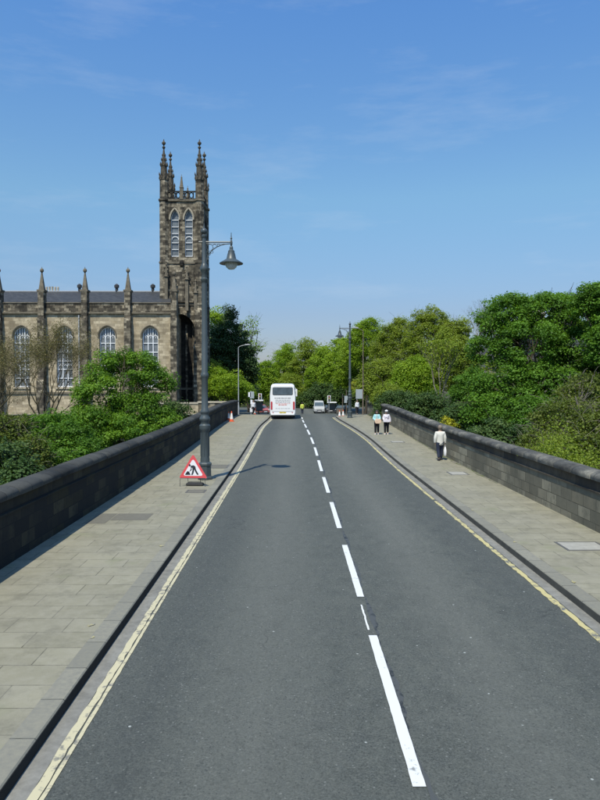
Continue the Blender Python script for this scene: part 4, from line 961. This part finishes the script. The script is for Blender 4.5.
def words(mb, z, h, x0, x1, seed):
    r_ = random.Random(seed); x = x0
    while x < x1:
        L = r_.uniform(.10, .3); e = min(x+L, x1); u = x
        while u < e: mb.box(u, min(e, u+h*.55), -.016, -.004, z, z+h*r_.choice([1, 1, .75])); u += h*.8
        x += L+.06
for (z, h_, a_, b_, sd__, m_) in ((2.04, .095, -.80, .82, 1, 'textgrey'), (1.88, .045, -.72, .74, 2, 'textgrey'), (1.76, .045, -.72, .74, 3, 'textgrey'), (1.64, .045, -.72, .74, 4, 'textgrey'), (1.05, .035, -.7, .7, 9, 'textgrey'), (1.38, .10, -.42, .40, 5, 'textred'), (1.53, .035, -.7, .74, 6, 'textred')):
    lm = MB(); words(lm, z, h_, a_, b_, sd__); lm.build('lettering', M[m_], t)
wheels(t, [(-1.08, 3.2), (1.08, 3.2), (-1.08, 9.6), (1.08, 9.6)], .5, .3)
mr = MB(); mr.tube([(1.1, 11.9, 3.0), (1.42, 12.15, 2.95), (1.5, 12.1, 2.8)], .03, 6); mr.box(1.38, 1.62, 11.98, 12.08, 2.0, 2.85).build('wing_mirror', M['coach'], t, bevel=.03)
ml = MB(); ml.tube([(-1.1, 11.9, 3.0), (-1.38, 12.15, 2.95)], .03, 6).box(-1.5, -1.3, 11.98, 12.08, 2.1, 2.8).build('wing_mirror', M['darkgrey'], t, bevel=.03)

# ------------------------------------------------------------------ van and cars
def car(label, loc, rz, paint, kind='car', grp='vehicles at the junction'):
    t = thing('white_van' if kind == 'van' else 'parked_car', label, 'van' if kind == 'van' else 'car', loc, rz, grp)
    if kind == 'van': prof = [(-.0,.35), (0,.85), (.12,1.05), (.95,1.2), (1.55,1.95), (1.8,2.15), (4.9,2.15), (5.05,2.0), (5.1,.35)]; W_ = .93
    else: prof = [(0,.30), (0,.62), (.15,.75), (1.1,.92), (1.75,1.36), (2.1,1.44), (3.2,1.42), (3.75,1.15), (4.1,1.0), (4.25,.9), (4.25,.32)]; W_ = .85
    zt = max(p[1] for p in prof); n = len(prof); vs = []
    def wf(z): return W_*(1-.16*max(0, (z-.95)/(zt-.95))**1.2)
    b = MB(); vs = [(-wf(z), y, z) for y, z in prof]+[(wf(z), y, z) for y, z in prof]
    fs = [tuple(range(n)), tuple(range(n, 2*n))[::-1]]+[(i, (i+1) % n, (i+1) % n+n, i+n) for i in range(n)]
    b.add(vs, fs).build('body', M[paint], t, bevel=.05)
    a, c = (prof[3], prof[4]); e = .012
    lo = (a[0]+(c[0]-a[0])*.08, a[1]+(c[1]-a[1])*.08); hi = (a[0]+(c[0]-a[0])*.95, a[1]+(c[1]-a[1])*.95)
    ws = MB().add([(-wf(lo[1])+.08, lo[0]-e, lo[1]+e), (wf(lo[1])-.08, lo[0]-e, lo[1]+e), (wf(hi[1])-.08, hi[0]-e, hi[1]+e), (-wf(hi[1])+.08, hi[0]-e, hi[1]+e)], [(0,1,2,3)]); ws.build('windscreen', M['carglass'], t)
    for s in (-1, 1):
        y0, y1 = (1.25, 2.3) if kind == 'van' else (1.5, 3.3); z0, z1 = (1.2, 1.85) if kind == 'van' else (.98, 1.32)
        MB().add([(s*(wf(z0)+.008), y0, z0), (s*(wf(z0)+.008), y1, z0), (s*(wf(z1)+.008), y1-.15, z1), (s*(wf(z1)+.008), y0+.35, z1)], [(0,1,2,3)]).build('side_window', M['carglass'], t)
        MB().box(s*.62-.14, s*.62+.14, -.02, .1, .62, .78).build('headlight', M['lens'], t, bevel=.02)
        MB().box(s*1.0-.1, s*1.0+.1, 1.15, 1.25, 1.0, 1.15).build('wing_mirror', M[paint], t, bevel=.02)
    MB().box(-.42, .42, -.03, .03, .48, .62).build('grille', M['darkgrey'], t); MB().box(-.26, .26, -.045, -.03, .36, .46).build('number_plate', M['signwhite'], t)
    MB().box(-.82, .82, -.04, .2, .2, .36).build('bumper', M['darkgrey'], t, bevel=.02)
    wheels(t, [(-.78, .85), (.78, .85), (-.78, prof[-1][0]-.85), (.78, prof[-1][0]-.85)], .32, .2)
    return t
vD = 118
car('small white van driving towards the camera beside the hi-vis worker', (P(319.3, 0, vD)[0], vD, zr(vD)), 0, 'vanpaint', 'van')
car('dark car standing right of the white van', (P(331, 0, 121)[0], 121, zr(121)), R(8), 'darkcar')
car('black car below the white roofed shelter at the right', (P(338.5, 0, 116)[0], 116, zr(116)), R(-20), 'darkcar')
car('red car half hidden behind the left side of the coach', (P(265.5, 0, 104)[0], 104, zr(104)), R(25), 'redcar')
car('grey car far behind the dark cars', (P(346, 0, 128)[0], 128, zr(128)), R(60), 'greycar')

# ------------------------------------------------------------------ people
SKIN = simple('skin', (.42,.26,.18), .55, .3, var=.08)
def skinmesh(name, verts, edges, radii, mat, parent, root=0, sub=2):
    me = bpy.data.meshes.new(name); me.from_pydata(verts, edges, []); me.update(); me.materials.append(mat)
    o = bpy.data.objects.new(name, me); COL.objects.link(o); o.parent = parent
    m = o.modifiers.new('Skin', 'SKIN')
    if not me.skin_vertices:
        bpy.context.view_layer.objects.active = o; bpy.ops.mesh.customdata_skin_add()
    sv_ = me.skin_vertices[0].data
    for i, r in enumerate(radii): sv_[i].radius = (r, r) if not hasattr(r, '__len__') else r
    for i in range(len(verts)): sv_[i].use_root = (i == root)
    m.use_smooth_shade = True
    s = o.modifiers.new('Sub', 'SUBSURF'); s.levels = sub; s.render_levels = sub
    return o
def chain(G, start, pts, rs):
    prev = start
    for p, r in zip(pts, rs): G[0].append(p); G[2].append(r); i = len(G[0])-1; G[1].append((prev, i)); prev = i
    return prev
def person(label, loc, rz, h, top, bot, hair, stride=.22, armL=None, armR=None, female=False, longhair=False, hat=None, cat='person', topname='jacket', skirt=False, bag=None, grp='people on the bridge'):
    """local frame: faces -Y, 1.75 m tall before scaling"""
    t = thing('person', label, cat, loc, rz, grp, h/1.75); sx = .9 if female else 1.
    sh = .185*sx; hip = .095
    armL = armL or [(-sh-.05, .02, 1.16), (-sh-.06, -.05, .93)]; armR = armR or [(sh+.05, .04, 1.16), (sh+.07, .06, .92)]
    legF = [(-hip, -.03, .90), (-hip, -stride*.55, .50), (-hip, -stride*.8, .09)]; legB = [(hip, .02, .90), (hip, -.02+stride*.25, .51), (hip, stride*1.0, .12)]
    feetF = [(-hip, -stride*.8-.10, .045), (-hip-.01, -stride*.8-.19, .03)]; feetB = [(hip, stride*1.0-.10, .055), (hip+.01, stride*1.0-.18, .03)]
    G = ([(0, 0, .97)], [], [.14])
    chest = chain(G, 0, [(0, .0, 1.12), (0, .01, 1.28), (0, .01, 1.40)], [.125, .145, .12])
    nk = chain(G, chest, [(0, 0, 1.50)], [.055])
    hd = chain(G, nk, [(0, -.01, 1.57), (0, -.015, 1.64), (0, -.01, 1.70)], [.082, .098, .075])
    for s, arm in ((-1, armL), (1, armR)):
        a = chain(G, chest, [(s*sh, .01, 1.405), tuple(arm[0]), tuple(arm[1])], [.06, .043, .028])
        w = Vector(arm[1]); d = (w-Vector(arm[0])).normalized(); pal = w+d*.06
        pi = chain(G, a, [tuple(pal)], [(.035, .018)])
        side = Vector((0, 1, 0)) if abs(d.y) < .8 else Vector((1, 0, 0))
        for k, L in enumerate((.07, .08, .075, .058)):
            o_ = side*(k-1.5)*.019; b0 = pal+d*.03+o_; chain(G, pi, [tuple(b0), tuple(b0+d*L*.5+Vector((-s*.008, 0, 0))), tuple(b0+d*L*.9+Vector((-s*.022, 0, 0)))], [.009, .0085, .007])
        tb = w+d*.03-side*.03; chain(G, pi, [tuple(tb), tuple(tb-side*.015+d*.035)], [.01, .008])
    for lg, ft in ((legF, feetF), (legB, feetB)): chain(G, 0, [lg[0], lg[1], lg[2]]+ft, [.085, .055, .04, .035, .025])
    skinmesh('body', *G, SKIN, t, 0, 1)
    # face features grown as small parts of the head
    fc = MB(); fc.lathe([(.004, 1.665), (.012, 1.63), (.016, 1.61), (.004, 1.60)], 0, -.108, 6); fc.build('nose', SKIN, t, smooth=True)
    ey = MB()
    for s in (-1, 1): ey.ball((s*.032, -.097, 1.645), .011, 6, 5)
    ey.build('eyes', M['black'], t)
    er = MB()
    for s in (-1, 1): er.ball((s*.096, .0, 1.63), .026, 6, 5, (.5, .8, 1.3))
    er.build('ears', SKIN, t, smooth=True)
    MB().box(-.022, .022, -.103, -.095, 1.575, 1.583).build('mouth', simple('lips', (.3,.1,.09), .5), t)
    # hair
    hr = MB(); hr.ball((0, .012, 1.675), .128, 14, 9, (.95, 1.0, .95)); 
    hr.v = [(a, b if not (b < -.04 and c < 1.69) else -.04, c) for a, b, c in hr.v]
    if longhair: hr.lathe([(.10, 1.36), (.16, 1.44), (.165, 1.6), (.12, 1.72)], 0, .045, 12, 0, 1, .75)
    hr.build('hair', hair, t, smooth=True)
    if hat:
        hb = MB(); hb.ball((0, .005, 1.70), .118, 12, 8, (1, 1.05, .85)); hb.prism([(-.08, -.10), (.08, -.10), (.06, -.2), (-.06, -.2)], 1.70, 1.712, 'z'); hb.build('cap', hat, t, smooth=True)
    # clothes
    G = ([(0, 0, .84 if female else .74)], [], [(.20*sx, .16)])
    ch = chain(G, 0, [(0, 0, .90), (0, 0, 1.10), (0, .01, 1.27), (0, .01, 1.39)], [(.19*sx, .15), (.195*sx, .15), (.21*sx, .155), (.18*sx, .13)])
    chain(G, ch, [(0, .005, 1.47)], [.085])
    for s, arm in ((-1, armL), (1, armR)):
        e = Vector(arm[0]); w = Vector(arm[1]); chain(G, ch, [(s*sh, .01, 1.39), tuple(e), tuple(e.lerp(w, 1.0)), tuple(e.lerp(w, 1.12))], [.095, .085, .07, .06])
    skinmesh(topname, *G, top, t, 0, 2)
    G = ([(0, 0, 1.0)], [], [(.15*sx, .125)])
    for lg in (legF, legB): k = Vector(lg[2]); chain(G, 0, [(lg[0][0], lg[0][1], .86), tuple(lg[1]), (k.x, k.y+.01, k.z+.01)], [.12, .092, .078])
    skinmesh('trousers', *G, bot, t, 0, 2)
    for ft, lg in ((feetF, legF), (feetB, legB)):
        a = Vector(lg[2]); s_ = MB(); z0 = min(ft[1][2]-.03, .0)
        s_.add([(a.x-.045, a.y+.07, 0), (a.x+.045, a.y+.07, 0), (ft[1][0]+.05, ft[1][1]+.02, 0), (ft[1][0]-.05, ft[1][1]+.02, 0), (a.x-.04, a.y+.06, .10), (a.x+.04, a.y+.06, .10), (ft[1][0]+.04, ft[1][1]+.04, .05), (ft[1][0]-.04, ft[1][1]+.04, .05), (ft[1][0], ft[1][1]-.04, 0), (ft[1][0], ft[1][1]-.03, .045), (a.x-.045, a.y-.04, .085), (a.x+.045, a.y-.04, .085)],
               [(0,1,2,8,3), (0,4,5,1), (1,5,11,6,2), (0,3,7,10,4), (4,10,11,5), (10,7,9,6,11), (2,6,9,8), (3,8,9,7)])
        s_.build('shoe', bag['shoe'] if bag and 'shoe' in bag else M['black'], t, smooth=True)
    return t
hair_dark = simple('dark_hair', (.03,.022,.018), .5); hair_brown = simple('brown_hair', (.10,.065,.04), .5); hair_grey = simple('grey_brown_hair', (.20,.16,.12), .6)
navy = simple('navy_cloth', (.03,.037,.06), .85, .1); blackc = simple('black_cloth', (.02,.02,.024), .85, .1)
cream = simple('off_white_jacket_cloth', (.66,.64,.57), .85, .1, var=.1, scale=5); teal = simple('pale_turquoise_cloth', (.36,.60,.62), .85, .1); pale = simple('pale_pink_white_cloth', (.66,.62,.66), .85, .1, var=.15)
hivis = simple('yellow_hi_vis_cloth', (.55,.62,.10), .6, .2); whitec = simple('white_cloth', (.72,.72,.73), .85, .1); shoe_w = simple('white_shoe', (.7,.7,.7), .5)
# man in white jacket, walking away
mx_, my_ = 5.0+2.12, 33.6
my_ = 33.6; mx_ = (440.5-294)*my_/670; mz = zr(my_)+K
MAN = person('man in an off-white jacket walking away on the right pavement', (mx_, my_, mz), math.pi, 1.74, cream, navy, hair_grey, .2, armL=[(-.25, .03, 1.15), (-.26, -.02, .90)], armR=[(.25, .05, 1.15), (.25, .0, .92)])
t = thing('carrier_bag', 'thin white carrier bag hanging from the right hand of the man in the white jacket', 'bag', (mx_+.27, my_+.03, mz))
b = MB(); b.lathe([(.07, .22), (.095, .26), (.10, .50), (.06, .62), (.02, .70)], 0, 0, 10, 0, .8, 1.1); b.build('bag_body', M['signwhite'], t, smooth=True)
MB().tube([(0,-.03,.66), (0,-.015,.80), (0,.0,.84), (0,.015,.80), (0,.03,.66)], .008, 5).build('handle', M['signwhite'], t)
# two women walking towards the camera
py_ = 47.5
for (px, lb, tp, hr, lh, hat, al, ar) in ((377, 'dark haired woman in a pale turquoise top walking towards the camera', teal, hair_dark, True, None, [(-.24, -.04, 1.15), (-.12, -.22, 1.05)], [(.24, -.04, 1.15), (.10, -.24, 1.03)]),
                              (386.6, 'person in a white cap and pale top, beside the woman in turquoise', pale, hair_dark, False, whitec, [(-.24, -.02, 1.15), (-.13, -.2, 1.02)], [(.25, .03, 1.16), (.27, -.02, .93)])):
    x = (px-294)*py_/670; person(lb, (x, py_, zr(py_)+K), R(-8), 1.70, tp, blackc, hr, .13, al, ar, True, lh, hat, topname='shirt', bag={'shoe': shoe_w})
x = (377.8-294)*py_/670; t = thing('tan_shoulder_bag', 'pale tan bag held in front of the woman in turquoise', 'bag', (x, py_-.27, zr(py_)+K))
tan = simple('pale_tan_leather', (.66,.48,.34), .6); MB().prism(rr_(-.24, .22, .78, 1.12, .13), -.08, .05, 'y').build('bag_body', tan, t, bevel=.03); MB().tube([(-.12,0,1.08), (-.10,.02,1.32), (-.06,.1,1.45)], .014, 6).build('strap', tan, t)
x = (386-294)*py_/670; t = thing('white_handbag', 'pale bag with a dark handle carried by the person in the white cap', 'bag', (x, py_-.26, zr(py_)+K))
MB().prism(rr_(-.22, .24, .88, 1.08, .05), -.06, .06, 'y').build('bag_body', pale, t, bevel=.02); MB().tube([(-.1+.1*0,0,1.07), (-.08,0,1.17), (0,0,1.21), (.08,0,1.17), (.1,0,1.07)], .018, 6).build('handle', blackc, t)
# pedestrian beyond the second lamp and hi-vis worker
D = 76.5; person('pedestrian in a white top and dark trousers right of the second lamp post', ((357.3-294)*D/670, D, zr(D)+K), R(20), 1.62, whitec, blackc, hair_brown, .2, None, None, True, False, None, topname='shirt')
D = 105; person('worker in a yellow hi-vis vest standing between the coach and the white van', ((302.2-294)*D/670, D, zr(D)), R(180), 1.85, hivis, navy, hair_dark, .08, topname='hi_vis_vest')
D = 78; person('pedestrian in a pale top beside the plated post left of the coach', ((253.6-294)*D/670, D, zr(D)+K), R(30), 1.6, whitec, blackc, hair_brown, .16, topname='shirt')
